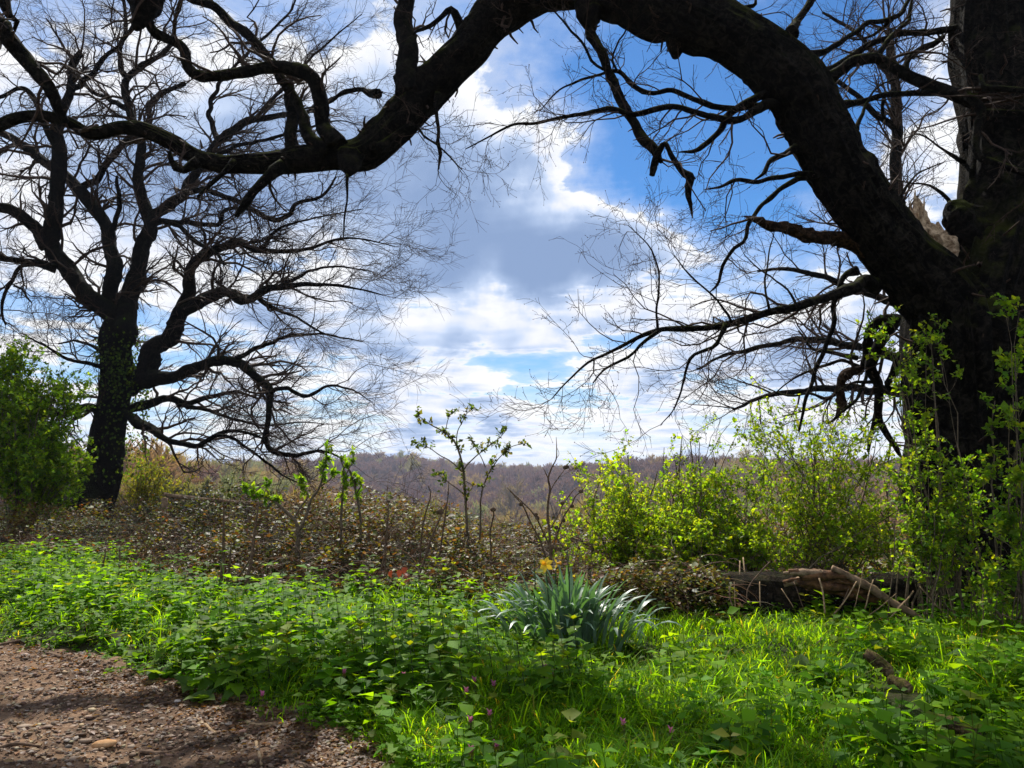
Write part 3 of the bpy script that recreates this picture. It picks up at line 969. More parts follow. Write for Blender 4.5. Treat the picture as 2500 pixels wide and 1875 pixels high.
# ---------------------------------------------------------------- spreading oak on the left
D = 22.0
def build_left_oak():
    b = P(265, 1225, D); b[2] = float(land(b[0], b[1])) - 0.1
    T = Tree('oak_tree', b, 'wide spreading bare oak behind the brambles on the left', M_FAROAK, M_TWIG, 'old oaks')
    L = T.limb
    L(0, [(262, 1262, 185), (264, 1235, 160), (272, 1200, 135), (285, 1150, 116), (292, 1080, 104), (300, 1000, 96), (306, 930, 92), (300, 860, 90), (294, 815, 84), (288, 780, 58), (284, 755, 24)], D, D, 'trunk', 28, 0.10, grow=0.25, lump=0.10, fissure=0.14)
    k = 1
    L(1, [(525, 1560, 60), (508, 1460, 120), (470, 1370, 112), (420, 1310, 100), (310, 1200, 95), (240, 1110, 92), (212, 1030, 90), (235, 900, 86), (242, 700, 78), (248, 560, 68), (272, 470, 52), (296, 390, 42), (296, 300, 40), (318, 255, 36), (345, 222, 30)], D, 21.0, sides=18)
    L(1, [(222, 1060, 78), (130, 970, 62), (60, 920, 58), (0, 898, 55), (-90, 890, 46), (-200, 930, 34)], 21.6, 20.4)
    L(1, [(250, 1150, 50), (120, 1130, 38), (0, 1108, 33), (-120, 1060, 22)], 21.6, 20.8)
    L(1, [(150, 1135, 26), (90, 1150, 22), (60, 1190, 21), (36, 1240, 19), (10, 1330, 16), (25, 1400, 9)], 21.5, 21.0)
    L(1, [(60, 1232, 13), (100, 1250, 12), (118, 1285, 11), (135, 1305, 8)], 21.4, 21.2, grow=2)
    L(1, [(530, 1540, 60), (515, 1450, 110), (482, 1330, 88), (482, 1150, 76), (472, 1020, 70), (430, 930, 66), (370, 845, 64), (300, 770, 58), (200, 690, 50), (100, 615, 42), (30, 575, 38), (-80, 540, 30)], D, 23.5, sides=16)
    L(1, [(375, 815, 40), (430, 745, 36), (500, 660, 34), (575, 590, 32), (640, 545, 28), (650, 450, 34), (690, 400, 30), (800, 360, 22)], 22.8, 24)
    L(1, [(482, 1010, 30), (500, 920, 28), (512, 850, 25), (505, 760, 14)], 22.4, 22.2)
    L(1, [(530, 1540, 70), (542, 1450, 120), (560, 1320, 110), (600, 1150, 88), (628, 1010, 76), (622, 900, 66), (600, 780, 60), (606, 680, 54), (610, 600, 46), (562, 470, 42), (545, 350, 40), (600, 288, 34), (690, 240, 28), (730, 180, 24), (765, 60, 20), (800, -80, 14)], D, 22.8, sides=18)
    L(1, [(545, 350, 34), (520, 230, 26), (535, 120, 22), (528, 0, 18), (500, -100, 12)], 22.5, 22)
    L(1, [(628, 1010, 62), (700, 905, 54), (785, 830, 50), (862, 735, 46), (930, 605, 44), (1060, 530, 40), (1200, 500, 30), (1330, 480, 22), (1420, 430, 18), (1560, 388, 14), (1650, 395, 9)], 22.1, 24.5)
    L(1, [(640, 980, 44), (700, 950, 30), (760, 955, 27), (830, 962, 27), (935, 968, 26), (965, 912, 22), (1012, 895, 18), (1100, 905, 12)], 22.1, 20.8)
    L(1, [(690, 945, 26), (760, 965, 26), (850, 1050, 24), (930, 1085, 18), (968, 1140, 12)], 21.9, 20.5)
    L(1, [(700, 890, 38), (800, 828, 32), (900, 820, 30), (1000, 858, 29), (1085, 900, 28), (1180, 940, 27), (1250, 930, 26), (1282, 880, 22), (1390, 840, 16), (1450, 760, 10)], 22.3, 20)
    L(1, [(560, 1680, 60), (640, 1590, 110), (700, 1490, 94), (770, 1370, 84), (802, 1280, 74), (818, 1190, 58), (872, 1110, 50), (950, 1065, 42), (1030, 1045, 35), (1110, 1075, 28), (1200, 1085, 24), (1330, 1070, 18), (1450, 1030, 14), (1560, 1030, 9), (1700, 1062, 5)], D, 20.3, sides=16)
    L(1, [(795, 1345, 70), (860, 1310, 66), (925, 1275, 60), (1000, 1268, 54), (1042, 1300, 50), (1095, 1270, 44), (1180, 1240, 34), (1300, 1228, 26), (1420, 1225, 18), (1540, 1242, 12), (1650, 1272, 6)], 21.4, 19.5)
    L(1, [(1095, 1270, 26), (1180, 1330, 20), (1280, 1370, 14), (1400, 1440, 9)], 20.6, 20)
    L(1, [(640, 1640, 100), (740, 1630, 68), (830, 1580, 60), (920, 1545, 56), (1020, 1555, 52), (1100, 1610, 48), (1150, 1660, 42), (1165, 1720, 36), (1160, 1800, 30), (1135, 1905, 28)], 21.8, 19.0, sides=14)
    L(3, [(1138, 235, 30), (1180, 285, 28), (1260, 302, 24), (1340, 288, 18), (1420, 290, 12), (1500, 330, 7)], 19.1, 18.6)
    L(3, [(1160, 30, 26), (1250, 18, 22), (1330, 46, 20), (1420, 5, 14), (1520, 20, 9), (1600, 70, 5)], 19.4, 18.8)
    L(1, [(1020, 1545, 30), (1120, 1500, 24), (1240, 1450, 18), (1380, 1440, 12), (1560, 1470, 7)], 20.5, 21.5)
    L(3, [(530, 110, 30), (590, 150, 56), (640, 182, 48), (700, 228, 36), (780, 250, 30), (860, 258, 27), (950, 212, 22), (1040, 200, 17), (1150, 240, 12)], 21.8, 19.6)
    L(3, [(940, 215, 18), (1010, 230, 17), (1080, 282, 15), (1150, 335, 13), (1240, 400, 9), (1310, 430, 5)], 20, 19.2)
    L(3, [(530, 110, 30), (610, 100, 54), (700, 60, 40), (800, 80, 32), (900, 55, 24), (1010, 30, 17), (1120, 60, 11)], 21.9, 23)
    L(3, [(780, 85, 24), (900, 110, 20), (1020, 150, 15), (1150, 175, 11), (1300, 160, 7), (1420, 170, 4)], 22.3, 21)
    L(3, [(480, 140, 60), (400, 100, 44), (300, 112, 40), (200, 132, 34), (110, 190, 24), (0, 200, 14)], 21.8, 20.4)
    L(1, [(480, 1600, 40), (400, 1572, 22), (290, 1545, 17), (180, 1480, 12), (110, 1445, 7)], 21.6, 20.6)
    L(1, [(480, 1560, 34), (420, 1500, 18), (340, 1470, 13), (250, 1480, 8)], 21.8, 22.5)
    # upper crown, mostly above the frame
    L(1, [(296, 390, 36), (380, 340, 30), (450, 250, 24), (540, 170, 18), (600, 60, 12)], 21.2, 20)
    L(1, [(245, 620, 40), (160, 460, 30), (100, 380, 26), (0, 420, 18), (-120, 400, 10)], 21.3, 20.2)
    L(1, [(560, 470, 34), (480, 430, 26), (380, 380, 20), (300, 240, 14), (200, 80, 8)], 22.6, 24)
    L(1, [(930, 605, 34), (900, 480, 26), (960, 340, 20), (1100, 200, 16), (1240, 60, 12), (1300, -60, 8)], 23.5, 24.5)
    L(1, [(1100, 520, 26), (1200, 400, 20), (1330, 260, 14), (1450, 150, 9), (1560, 60, 5)], 24, 24.6)
    L(1, [(870, 730, 30), (1000, 640, 22), (1150, 600, 18), (1300, 560, 13), (1450, 520, 8), (1560, 540, 5)], 23.2, 21.6)
    L(1, [(1130, 1080, 20), (1180, 1000, 16), (1270, 960, 12), (1400, 930, 9), (1560, 900, 5)], 20.8, 20)
    L(1, [(1200, 1240, 24), (1330, 1170, 16), (1450, 1150, 11), (1600, 1170, 6)], 20.2, 20.8)
    _, p2, p3 = T.grow(3.4, ((0.6, 2.3), (0.35, 1.05), (0.18, 0.55)), 0.34, (0.03, -0.01, 0.015), 0.0038, 3, (7, 5, 3), (7, 6), seed=5, out=0.09)
    T.finish()
    # ivy and leafy shoots on the trunk
    g = np.random.default_rng(77)
    a = Acc(); n = 2600
    ys = np.concatenate([g.normal(900, 45, n // 2), g.uniform(860, 1180, n // 2)])
    th = g.uniform(0, 6.28, n)
    c = np.array([P(x, y, D) for x, y in zip(np.interp(ys, [800, 930, 1080, 1200], [292, 306, 292, 272]), ys)])
    r = (np.interp(ys, [800, 1000, 1200], [50, 50, 70]) * D / FPX) * g.uniform(0.95, 1.25, n)
    pos = c + np.column_stack([np.cos(th) * r, np.sin(th) * r, np.zeros(n)])
    nrm = np.column_stack([np.cos(th), np.sin(th), g.uniform(0, .6, n)]) + g.normal(0, .4, (n, 3))
    V, F, C = leaves(pos, np.column_stack([g.normal(0, .6, (n, 2)), -np.ones(n)]), nrm, g.uniform(.05, .10, n),
                     palette(n, [(0.04, 0.075, 0.015), (0.07, 0.13, 0.022), (0.025, 0.04, 0.012)], None, .25, g), width=1.4)
    keep = None
    o = link('ivy_leaves', make_mesh('ivy_leaves', V - T.base, F, C), M_LEAF, T.root); o['kind'] = 'stuff'


THIN = 0.80
build_left_oak()
THIN = 1.0

# ---------------------------------------------------------------- great oak on the right with the arching limb
def build_right_oak():
    D = 7.8
    b = P(2385, 1520, D); b[2] = float(land(b[0], b[1])) - 0.05
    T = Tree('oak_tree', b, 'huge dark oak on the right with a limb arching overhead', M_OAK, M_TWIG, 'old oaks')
    L = T.limb
    big = dict(sides=90, step=0.03, lump=0.10, fissure=0.17, rough=0.15)
    L(0, [(2392, 1590, 470), (2390, 1500, 380), (2386, 1400, 310), (2380, 1250, 272), (2372, 1080, 252), (2362, 950, 262), (2352, 850, 290), (2345, 780, 280), (2345, 720, 210), (2348, 670, 90)], D, D + .12, 'trunk', grow=0.15, **big)
    # the arch
    L(2, [(1985, 1720, 250), (1955, 1560, 330), (1905, 1420, 360), (1800, 1250, 335), (1640, 1060, 300), (1505, 885, 290), (1395, 700, 280), (1320, 540, 290), (1225, 370, 292), (1090, 235, 292), (930, 130, 300), (760, 50, 300), (560, -25, 290), (340, -75, 270), (120, -60, 245), (-66, 70, 205), (-206, 230, 190), (-376, 400, 188), (-516, 540, 178), (-646, 650, 160), (-766, 668, 122), (-956, 688, 112), (-1106, 700, 100), (-1246, 708, 84), (-1356, 678, 78), (-1466, 610, 76), (-1586, 555, 70), (-1686, 545, 64), (-1806, 572, 56), (-1906, 526, 54), (-2006, 502, 52), (-2106, 508, 52), (-2206, 545, 54), (-2300, 590, 50), (-2420, 600, 40)],
      D, 6.9, 'arching_limb', 80, 0.035, grow=0.35, lump=0.12, fissure=0.17, rough=0.15)
    # knuckles on the arch
    L(2, [(740, 120, 120), (715, 195, 90), (700, 240, 40)], 7.55, 7.5, 'knot', 16, 0.03, grow=0)
    L(1, [(1540, 640, 130), (1520, 710, 90), (1500, 760, 20)], 7.1, 7.05, 'knot', 16, 0.03, grow=0)
    L(2, [(330, 0, 110), (332, 80, 100), (338, 135, 50)], 7.45, 7.42, 'knot', 16, 0.03, grow=0)
    # second stem
    L(0, [(2400, 960, 150), (2395, 850, 210), (2396, 760, 250), (2408, 680, 270), (2425, 600, 262), (2436, 480, 224), (2440, 340, 205), (2442, 200, 222), (2438, 60, 212), (2440, -120, 195), (2470, -320, 170)], D, 8.5, 'trunk', grow=0.5, **big)
    L(2, [(2030, 1010, 200), (1960, 950, 170), (1905, 905, 110), (1880, 885, 40)], 8.05, 7.95, 'knot', 24, 0.02, grow=0, lump=0.3, fissure=0.3)
    L(0, [(2500, 700, 200), (2540, 500, 170), (2520, 250, 150), (2500, 80, 130), (2480, -80, 120)], 8.3, 9.0, 'trunk', 32, 0.05, grow=0.4)
    # pale broken stub standing in the fork
    stub = dict(mat=M_PALE, grow=0, lump=0.42, fissure=0.5, rough=0.6)
    L(2, [(1850, 1190, 110), (1815, 1100, 90), (1785, 1020, 70), (1765, 960, 52), (1752, 905, 44), (1744, 852, 10)], 7.95, 8.0, 'broken_stub', 22, 0.02, **stub)
    L(2, [(1850, 1120, 100), (1810, 1030, 80), (1780, 985, 50), (1690, 950, 12)], 8.0, 7.95, 'broken_stub', 16, 0.02, **stub)
    L(2, [(1840, 1140, 90), (1860, 1060, 80), (1845, 1000, 44), (1835, 955, 8)], 7.95, 7.95, 'broken_stub', 16, 0.02, **stub)
    gs = np.random.default_rng(12)
    for k in range(26):
        x0 = gs.uniform(1690, 1880); y0 = np.interp(x0, [1700, 1880], [1010, 1150]) + gs.uniform(0, 60)
        lean = gs.normal(-30, 40); hgt = gs.uniform(70, 210) * (1.2 if 1720 < x0 < 1800 else .8); w = gs.uniform(16, 42)
        L(2, [(x0, y0, w), (x0 + lean * .4, y0 - hgt * .5, w * .7), (x0 + lean, y0 - hgt, 5)], 7.9 + gs.uniform(-.05, .15), 7.9 + gs.uniform(-.1, .2), 'broken_stub', 6, 0.03, **stub)
    # limbs rising from the left half of the arch
    L(1, [(1440, 640, 100), (1402, 520, 74), (1378, 420, 76), (1318, 328, 72), (1190, 292, 58), (1080, 312, 56), (950, 332, 52), (855, 325, 52), (800, 285, 50), (790, 205, 46), (720, 168, 44), (668, 135, 46), (640, 60, 44), (600, -40, 40), (520, -120, 30)], 7.15, 6.6, sides=22, step=0.04)
    L(1, [(1430, 660, 80), (1330, 560, 56), (1262, 440, 50), (1205, 345, 48), (1150, 240, 50), (1055, 140, 46), (960, 60, 42), (850, 5, 36), (720, -90, 28)], 7.15, 7.6, sides=20, step=0.05)
    L(1, [(1742, 440, 130), (1738, 330, 104), (1742, 200, 92), (1762, 60, 86), (1775, -80, 80), (1800, -260, 66)], 7.25, 7.4, sides=24, step=0.04)
    L(1, [(-60, 40, 110), (20, 150, 90), (100, 250, 72), (200, 370, 62), (262, 460, 54), (290, 520, 40)], 6.5, 6.95, sides=20, step=0.05)
    L(1, [(640, -140, 190), (630, -40, 190), (610, 40, 130), (590, 90, 80), (570, 125, 36)], 6.5, 6.55, 'burr', 24, 0.03, grow=0.2, lump=0.22)
    L(1, [(300, -160, 90), (480, -90, 100), (640, -60, 120), (800, -80, 100), (960, -170, 80)], 6.5, 6.6, sides=18, step=0.05, grow=0.6)
    L(1, [(0, -40, 60), (30, 60, 44), (70, 90, 30), (60, 130, 16)], 6.4, 6.5, sides=12, grow=0.6)
    L(1, [(1262, 640, 60), (1255, 560, 66), (1265, 470, 60), (1240, 400, 36)], 7.25, 7.5, sides=14, grow=.6)
    L(1, [(1215, 720, 70), (1160, 755, 56), (1100, 805, 44), (1060, 870, 40), (1020, 935, 22)], 7.0, 6.9, 'dead_branch', 12, 0.04, grow=0.5)
    L(1, [(1000, 690, 36), (960, 740, 26), (900, 800, 20), (850, 850, 12)], 6.95, 6.8, sides=10, grow=1)
    L(1, [(860, 700, 50), (780, 735, 34), (740, 700, 30), (730, 650, 16)], 6.9, 6.8, sides=10, grow=1)
    L(1, [(1895, 400, 34), (1880, 460, 20), (1886, 560, 18), (1892, 650, 20), (1890, 728, 8)], 7.25, 7.1, 'dead_branch', 8, 0.04, grow=1.0)
    L(1, [(1500, 745, 20), (1495, 850, 11), (1486, 940, 10), (1480, 1022, 6)], 7.05, 7.0, sides=6, grow=0.8)
    L(1, [(1640, 405, 50), (1560, 385, 24), (1480, 400, 20), (1420, 440, 14), (1300, 470, 9)], 7.2, 7.8, sides=8, grow=1.0)
    L(1, [(2000, 120, 60), (1950, 40, 34), (1850, 110, 22), (1800, 130, 16), (1780, 150, 8)], 7.3, 7.1, sides=8, grow=1.0)
    L(1, [(1650, 640, 60), (1720, 560, 20), (1790, 540, 14), (1830, 590, 11), (1900, 640, 9), (1990, 730, 6)], 7.15, 6.8, sides=6, grow=2)
    # hanging dead branch
    L(2, [(332, 60, 90), (345, 120, 62), (368, 180, 50), (402, 290, 46), (450, 380, 50), (510, 480, 46), (562, 590, 50), (618, 655, 44), (650, 695, 20)], 7.42, 7.2, 'dead_branch', 14, 0.03, grow=0.3)
    L(2, [(606, 760, 30), (622, 700, 36), (640, 650, 34), (664, 622, 22), (690, 680, 26), (722, 735, 30), (758, 768, 44), (760, 820, 30), (768, 880, 20), (778, 940, 5)], 7.18, 7.15, 'dead_branch', 12, 0.025, grow=0, label='snapped end of the hanging dead branch')
    L(2, [(758, 770, 20), (790, 768, 8)], 7.16, 7.14, 'dead_branch', 6, 0.02, grow=0)
    # branches sweeping left from the arch
    L(2, [(1230, 490, 70), (1160, 458, 52), (1090, 452, 50), (1000, 508, 36), (900, 508, 32), (800, 488, 30), (700, 464, 28), (600, 474, 27), (500, 490, 26), (420, 464, 24), (330, 488, 21), (200, 510, 18), (100, 530, 15), (0, 540, 12), (-120, 600, 8), (-200, 640, 5)], 7.6, 6.6, sides=12, step=0.05, grow=1.6)
    L(2, [(1180, 420, 60), (1080, 446, 36), (1000, 460, 30), (880, 460, 28), (780, 430, 26), (690, 388, 24), (600, 400, 24), (530, 370, 24), (470, 312, 22), (430, 305, 18), (370, 325, 14), (280, 350, 11), (200, 392, 8), (120, 480, 5)], 7.6, 7.2, sides=10, step=0.05, grow=1.8)
    L(2, [(390, 300, 16), (340, 260, 15), (310, 190, 14), (260, 140, 12), (200, 70, 9), (160, 20, 6)], 7.25, 7.0, sides=6, grow=2)
    L(2, [(450, 300, 12), (432, 250, 11), (460, 180, 10), (500, 110, 8), (515, 40, 6)], 7.3, 7.5, sides=6, grow=2)
    L(2, [(1110, 400, 40), (1000, 448, 38), (935, 480, 36), (905, 555, 32), (832, 620, 26), (780, 648, 20), (718, 656, 6)], 7.5, 7.2, 'dead_branch', 10, 0.04, grow=0.4)
    L(2, [(1230, 640, 50), (1180, 660, 30), (1120, 690, 26), (1090, 740, 22), (1048, 772, 10)], 7.6, 7.4, 'dead_branch', 8, 0.04, grow=1)
    L(2, [(1320, 760, 40), (1240, 748, 26), (1150, 770, 24), (1050, 780, 22), (960, 782, 20), (900, 805, 14), (830, 816, 5)], 7.6, 7.3, 'dead_branch', 8, 0.04, grow=0.6)
    L(2, [(1330, 770, 44), (1260, 762, 30), (1200, 790, 27), (1140, 840, 25), (1080, 880, 23), (1040, 930, 21), (1012, 970, 20), (1000, 1030, 18), (950, 1080, 18), (910, 1150, 17), (890, 1220, 14), (850, 1260, 6)], 7.6, 7.2, sides=9, step=0.05, grow=0.7)
    L(2, [(1520, 1100, 80), (1430, 1045, 66), (1300, 1012, 70), (1200, 975, 56), (1100, 962, 46), (1045, 945, 24), (1000, 932, 6)], 7.75, 7.35, 'dead_branch', 14, 0.025, M_BROWNBARK, grow=0.2, lump=0.34, fissure=0.4, rough=0.5, label='torn brown stub of a broken limb')
    L(2, [(1580, 1210, 80), (1500, 1222, 60), (1420, 1250, 50), (1330, 1290, 44), (1200, 1330, 40), (1080, 1352, 36), (950, 1390, 33), (800, 1414, 28), (650, 1420, 24), (540, 1450, 19), (430, 1510, 15), (330, 1562, 12), (240, 1640, 8), (170, 1720, 5)], 7.7, 6.7, sides=12, step=0.05, grow=2.2)
    L(2, [(930, 1395, 26), (905, 1440, 22), (870, 1490, 20), (790, 1530, 17), (755, 1580, 14), (735, 1650, 11), (700, 1760, 7), (640, 1830, 4)], 7.05, 6.9, sides=8, step=0.05, grow=2.0)
    L(2, [(640, 1420, 22), (560, 1480, 17), (500, 1540, 14), (400, 1590, 11), (350, 1650, 7)], 6.9, 6.7, sides=7, grow=2.0)
    L(2, [(630, 1425, 14), (620, 1340, 11), (632, 1250, 10), (630, 1160, 9), (590, 1060, 7), (500, 970, 4)], 6.9, 7.1, sides=6, grow=2.4)
    L(2, [(1110, 1345, 14), (1090, 1250, 11), (1095, 1180, 9), (1110, 1080, 7), (1130, 1000, 4)], 7.2, 7.5, sides=6, grow=2.2)
    L(2, [(950, 1385, 14), (880, 1290, 10), (760, 1180, 8), (700, 1100, 5)], 7.05, 6.8, sides=6, grow=2.2)
    L(2, [(1230, 1325, 14), (1180, 1240, 10), (1080, 1170, 8), (1000, 1100, 5)], 7.25, 7.6, sides=6, grow=2.2)
    L(2, [(1500, 1160, 50), (1430, 1190, 30), (1400, 1240, 26), (1388, 1320, 24), (1378, 1420, 23), (1340, 1530, 22), (1290, 1650, 19), (1260, 1760, 14), (1235, 1860, 9)], 7.8, 7.9, sides=10, step=0.05, grow=0.8)
    # drooping torn limbs behind the trunk
    L(5, [(660, 260, 110), (570, 215, 84), (500, 270, 78), (462, 380, 66), (440, 500, 62), (420, 580, 40)], 8.4, 8.85, 'broken_limb', 16, 0.03, M_OAK, grow=0.4, lump=0.3, fissure=0.3)
    L(5, [(440, 545, 40), (390, 566, 76), (320, 585, 74), (290, 640, 62), (284, 720, 58), (290, 790, 52), (268, 850, 30), (240, 900, 8)], 8.8, 8.9, 'broken_limb', 12, 0.03, M_BROWNBARK, grow=0.2, lump=0.4, fissure=0.5, rough=0.4, label='rusty brown torn limb hanging behind the trunk')
    L(5, [(640, 240, 110), (540, 380, 90), (500, 520, 90), (540, 640, 76), (535, 780, 64), (545, 880, 56), (600, 980, 48), (650, 1080, 40), (690, 1150, 20)], 8.4, 8.7, sides=14, step=0.05, grow=0.7)
    L(5, [(535, 820, 40), (505, 900, 36), (485, 1000, 34), (465, 1110, 22)], 8.65, 8.7, sides=9, grow=0.6)
    L(5, [(470, 560, 30), (430, 660, 26), (390, 760, 24), (290, 850, 22), (200, 920, 14)], 8.8, 8.6, sides=8, grow=0.8)
    L(5, [(780, 480, 90), (690, 460, 80), (640, 580, 60), (600, 650, 40), (640, 690, 36), (740, 640, 30)], 8.2, 8.4, sides=12, step=0.05, grow=0.8)
    L(5, [(400, 490, 40), (300, 460, 32), (200, 435, 28), (100, 420, 22), (0, 300, 14)], 8.9, 9.4, sides=9, grow=1.6)
    L(5, [(280, 700, 30), (180, 760, 24), (80, 720, 20), (-60, 740, 16), (-200, 690, 10)], 8.9, 9.3, sides=8, grow=1.8)
    L(5, [(400, 540, 30), (290, 500, 24), (120, 550, 20), (-40, 620, 14), (-160, 720, 8)], 8.9, 8.5, sides=8, grow=1.8)
    L(5, [(560, 640, 30), (450, 640, 26), (370, 640, 22), (250, 720, 16)], 8.6, 8.8, sides=8, grow=1)
    # top right
    L(2, [(1340, 330, 80), (1400, 300, 60), (1460, 262, 54), (1560, 252, 52), (1650, 300, 56), (1750, 345, 58), (1850, 385, 60), (1960, 425, 76), (2060, 470, 80)], 8.3, 8.1, sides=14, step=0.05, grow=1.3)
    L(2, [(1420, 450, 50), (1500, 430, 28), (1600, 412, 28), (1750, 400, 30), (1900, 404, 34), (2000, 430, 50)], 8.3, 8.1, sides=10, step=0.05, grow=1.3)
    L(2, [(1370, 310, 40), (1500, 220, 30), (1650, 152, 30), (1800, 140, 32), (1920, 118, 36), (2060, 130, 60)], 8.5, 8.4, sides=10, step=0.05, grow=1.6)
    L(2, [(1290, 240, 40), (1420, 190, 26), (1520, 112, 25), (1640, 80, 24), (1710, 0, 20), (1760, -120, 14)], 8.0, 8.6, sides=9, step=0.05, grow=1.6)
    L(2, [(1205, 150, 70), (1225, 105, 44), (1255, 55, 38), (1295, -10, 34), (1360, -140, 24)], 7.65, 7.9, 'dead_branch', 12, 0.04, grow=0.8)
    L(2, [(950, 60, 60), (1000, 30, 24), (1045, 20, 20), (1050, 0, 12)], 7.6, 7.6, 'dead_branch', 8, 0.03, grow=0.3)
    L(2, [(1960, 420, 44), (2010, 480, 42), (2005, 640, 38), (2080, 710, 36), (2206, 745, 34), (2320, 800, 26)], 7.9, 7.4, sides=10, step=0.05, grow=0.8)
    L(2, [(2020, 330, 22), (2040, 370, 30), (2090, 382, 30), (2206, 390, 26), (2320, 380, 20)], 7.8, 7.4, sides=9, grow=0.8)
    L(2, [(1990, 480, 44), (2100, 485, 36), (2206, 495, 30), (2300, 480, 20)], 7.9, 7.5, sides=9, grow=0.8)
    L(2, [(1560, 255, 30), (1620, 170, 24), (1700, 100, 20), (1720, 20, 16), (1740, -60, 10)], 8.3, 8.7, sides=8, grow=1.6)
    L(2, [(1700, 340, 28), (1720, 230, 30), (1800, 200, 34), (1860, 160, 26)], 8.3, 8.6, sides=8, grow=1.2)
    L(2, [(1640, 80, 20), (1560, 150, 14), (1470, 170, 10), (1400, 130, 5)], 8.6, 8.9, sides=6, grow=2)
    L(2, [(1600, 420, 20), (1600, 500, 12), (1660, 560, 9), (1690, 640, 5)], 8.3, 8.5, sides=6, grow=2)
    L(2, [(1480, 560, 26), (1540, 420, 12), (1600, 360, 8), (1700, 330, 5)], 7.9, 8.3, sides=6, grow=2)
    L(2, [(1640, 900, 26), (1700, 800, 14), (1760, 740, 9), (1860, 700, 5)], 8.0, 8.4, sides=6, grow=2)
    L(2, [(1900, 880, 26), (1800, 800, 12), (1720, 790, 8), (1600, 770, 5)], 8.2, 8.5, sides=6, grow=2)
    L(2, [(1940, 700, 26), (1850, 640, 12), (1760, 580, 9), (1680, 600, 5)], 8.2, 8.5, sides=6, grow=2)
    _, p2, p3 = T.grow(3.0, ((0.35, 1.05), (0.16, 0.42), (0.06, 0.17)), 0.34, (-0.02, 0, 0.01), 0.0019, 3, (7, 5, 3), (5, 4), seed=8, taper=(0.35, 0.55, 0.6))
    T.spurs(9.0)
    T.buds(p3, 0.0042, 9000)
    T.buds(p2, 0.0045, 4000, 5)
    T.finish()


PUSH, THIN = 1.5, 0.90
build_right_oak()
PUSH, THIN = 0.0, 1.0


def build_back_tree():
    """another bare tree farther off, mostly hidden by the great oak"""
    D = 17.0
    b = P(2230, 1230, D); b[2] = float(land(b[0], b[1])) - 0.1
    T = Tree('bare_tree', b, 'slender bare tree standing behind the great oak', M_FAROAK, M_TWIG)
    L = T.limb
    L(0, [(2235, 1260, 60), (2238, 1000, 46), (2225, 800, 40), (2210, 560, 34), (2190, 300, 26), (2170, 80, 18)], D, D, 'trunk', 14, 0.12, grow=1)
    L(0, [(2235, 900, 26), (2120, 850, 20), (1960, 830, 14), (1800, 860, 9), (1700, 900, 5)], D, 16)
    L(0, [(2232, 960, 24), (2080, 950, 18), (1900, 960, 12), (1790, 1000, 6)], D, 16)
    L(0, [(2225, 760, 24), (2080, 700, 16), (1950, 660, 11), (1850, 660, 5)], D, 17.5)
    L(0, [(2215, 620, 22), (2100, 540, 15), (2040, 450, 10), (1960, 420, 5)], D, 18)
    L(0, [(2190, 320, 18), (2080, 230, 12), (2000, 160, 8), (1930, 120, 5)], D, 17)
    L(0, [(2180, 200, 14), (2100, 90, 10), (2010, 30, 6)], D, 18)
    T.grow(3.2, ((0.6, 1.8), (0.3, 0.8), (0.15, 0.4)), 0.22, (-0.02, 0, 0.03), 0.0030, 3, (6, 4, 3), (6, 5), seed=15)
    T.finish()


build_back_tree()

# ================================================================ UNDERGROWTH
LEAF2_V = np.array([(0, 0, 0), (-.34, .48, .08), (.34, .48, .08), (0, 1.0, -.06)])
LEAF2_F = np.array([(0, 3, 1), (0, 2, 3)])
PLACED = {}
GREENS = [(0.11, 0.20, 0.018), (0.14, 0.23, 0.022), (0.08, 0.16, 0.016), (0.18, 0.25, 0.03)]

FRONT_PX = [(-900, 1325), (-300, 1330), (0, 1338), (280, 1347), (370, 1386), (650, 1420), (850, 1420), (990, 1437), (1190, 1458), (1330, 1452), (1500, 1440), (1750, 1450)]
FRONT = np.array([ground_ray(px, py, 0.16) for px, py in FRONT_PX])
FRONT = np.vstack([[-30, 13.5], FRONT, [4.6, 8.6], [9, 8.4], [30, 8.0]])
_o = np.argsort(FRONT[:, 0]); FRONT = FRONT[_o]


def front(x):
    return np.interp(x, FRONT[:, 0], FRONT[:, 1]) + 0.22 * vnoise(np.stack([np.asarray(x) * 1.7, np.zeros_like(x), np.zeros_like(x)], -1), 61)


TOP_PX = np.array([-900, 0, 250, 350, 560, 700, 900, 1050, 1150, 1250, 1400, 1600, 1750, 2500])
TOP_PY = np.array([1218, 1228, 1222, 1208, 1216, 1238, 1248, 1265, 1298, 1315, 1335, 1320, 1330, 1345])


def bramble_top(x, y):
    px = 1250 + x / np.maximum(y, 1) * FPX
    t = np.interp(px, TOP_PX, TOP_PY)
    zt = EYE - (t - HOR) / FPX * 12.5
    f = front(x)
    h = 0.10 + (np.maximum(zt, 0.22) - 0.10) * sstep(0.0, 2.6, y - f)
    h = h * (1 - 0.7 * sstep(13.5, 16.5, y)) * (1 + 0.30 * vnoise(np.stack([x * .8, y * .8, np.zeros_like(x)], -1), 72))
    q = np.stack([x * 1.6, y * 1.6, np.zeros_like(x)], -1)
    return np.maximum(h + 0.26 * fbm(q, 71, 3) * sstep(0, .8, y - f), 0.06)


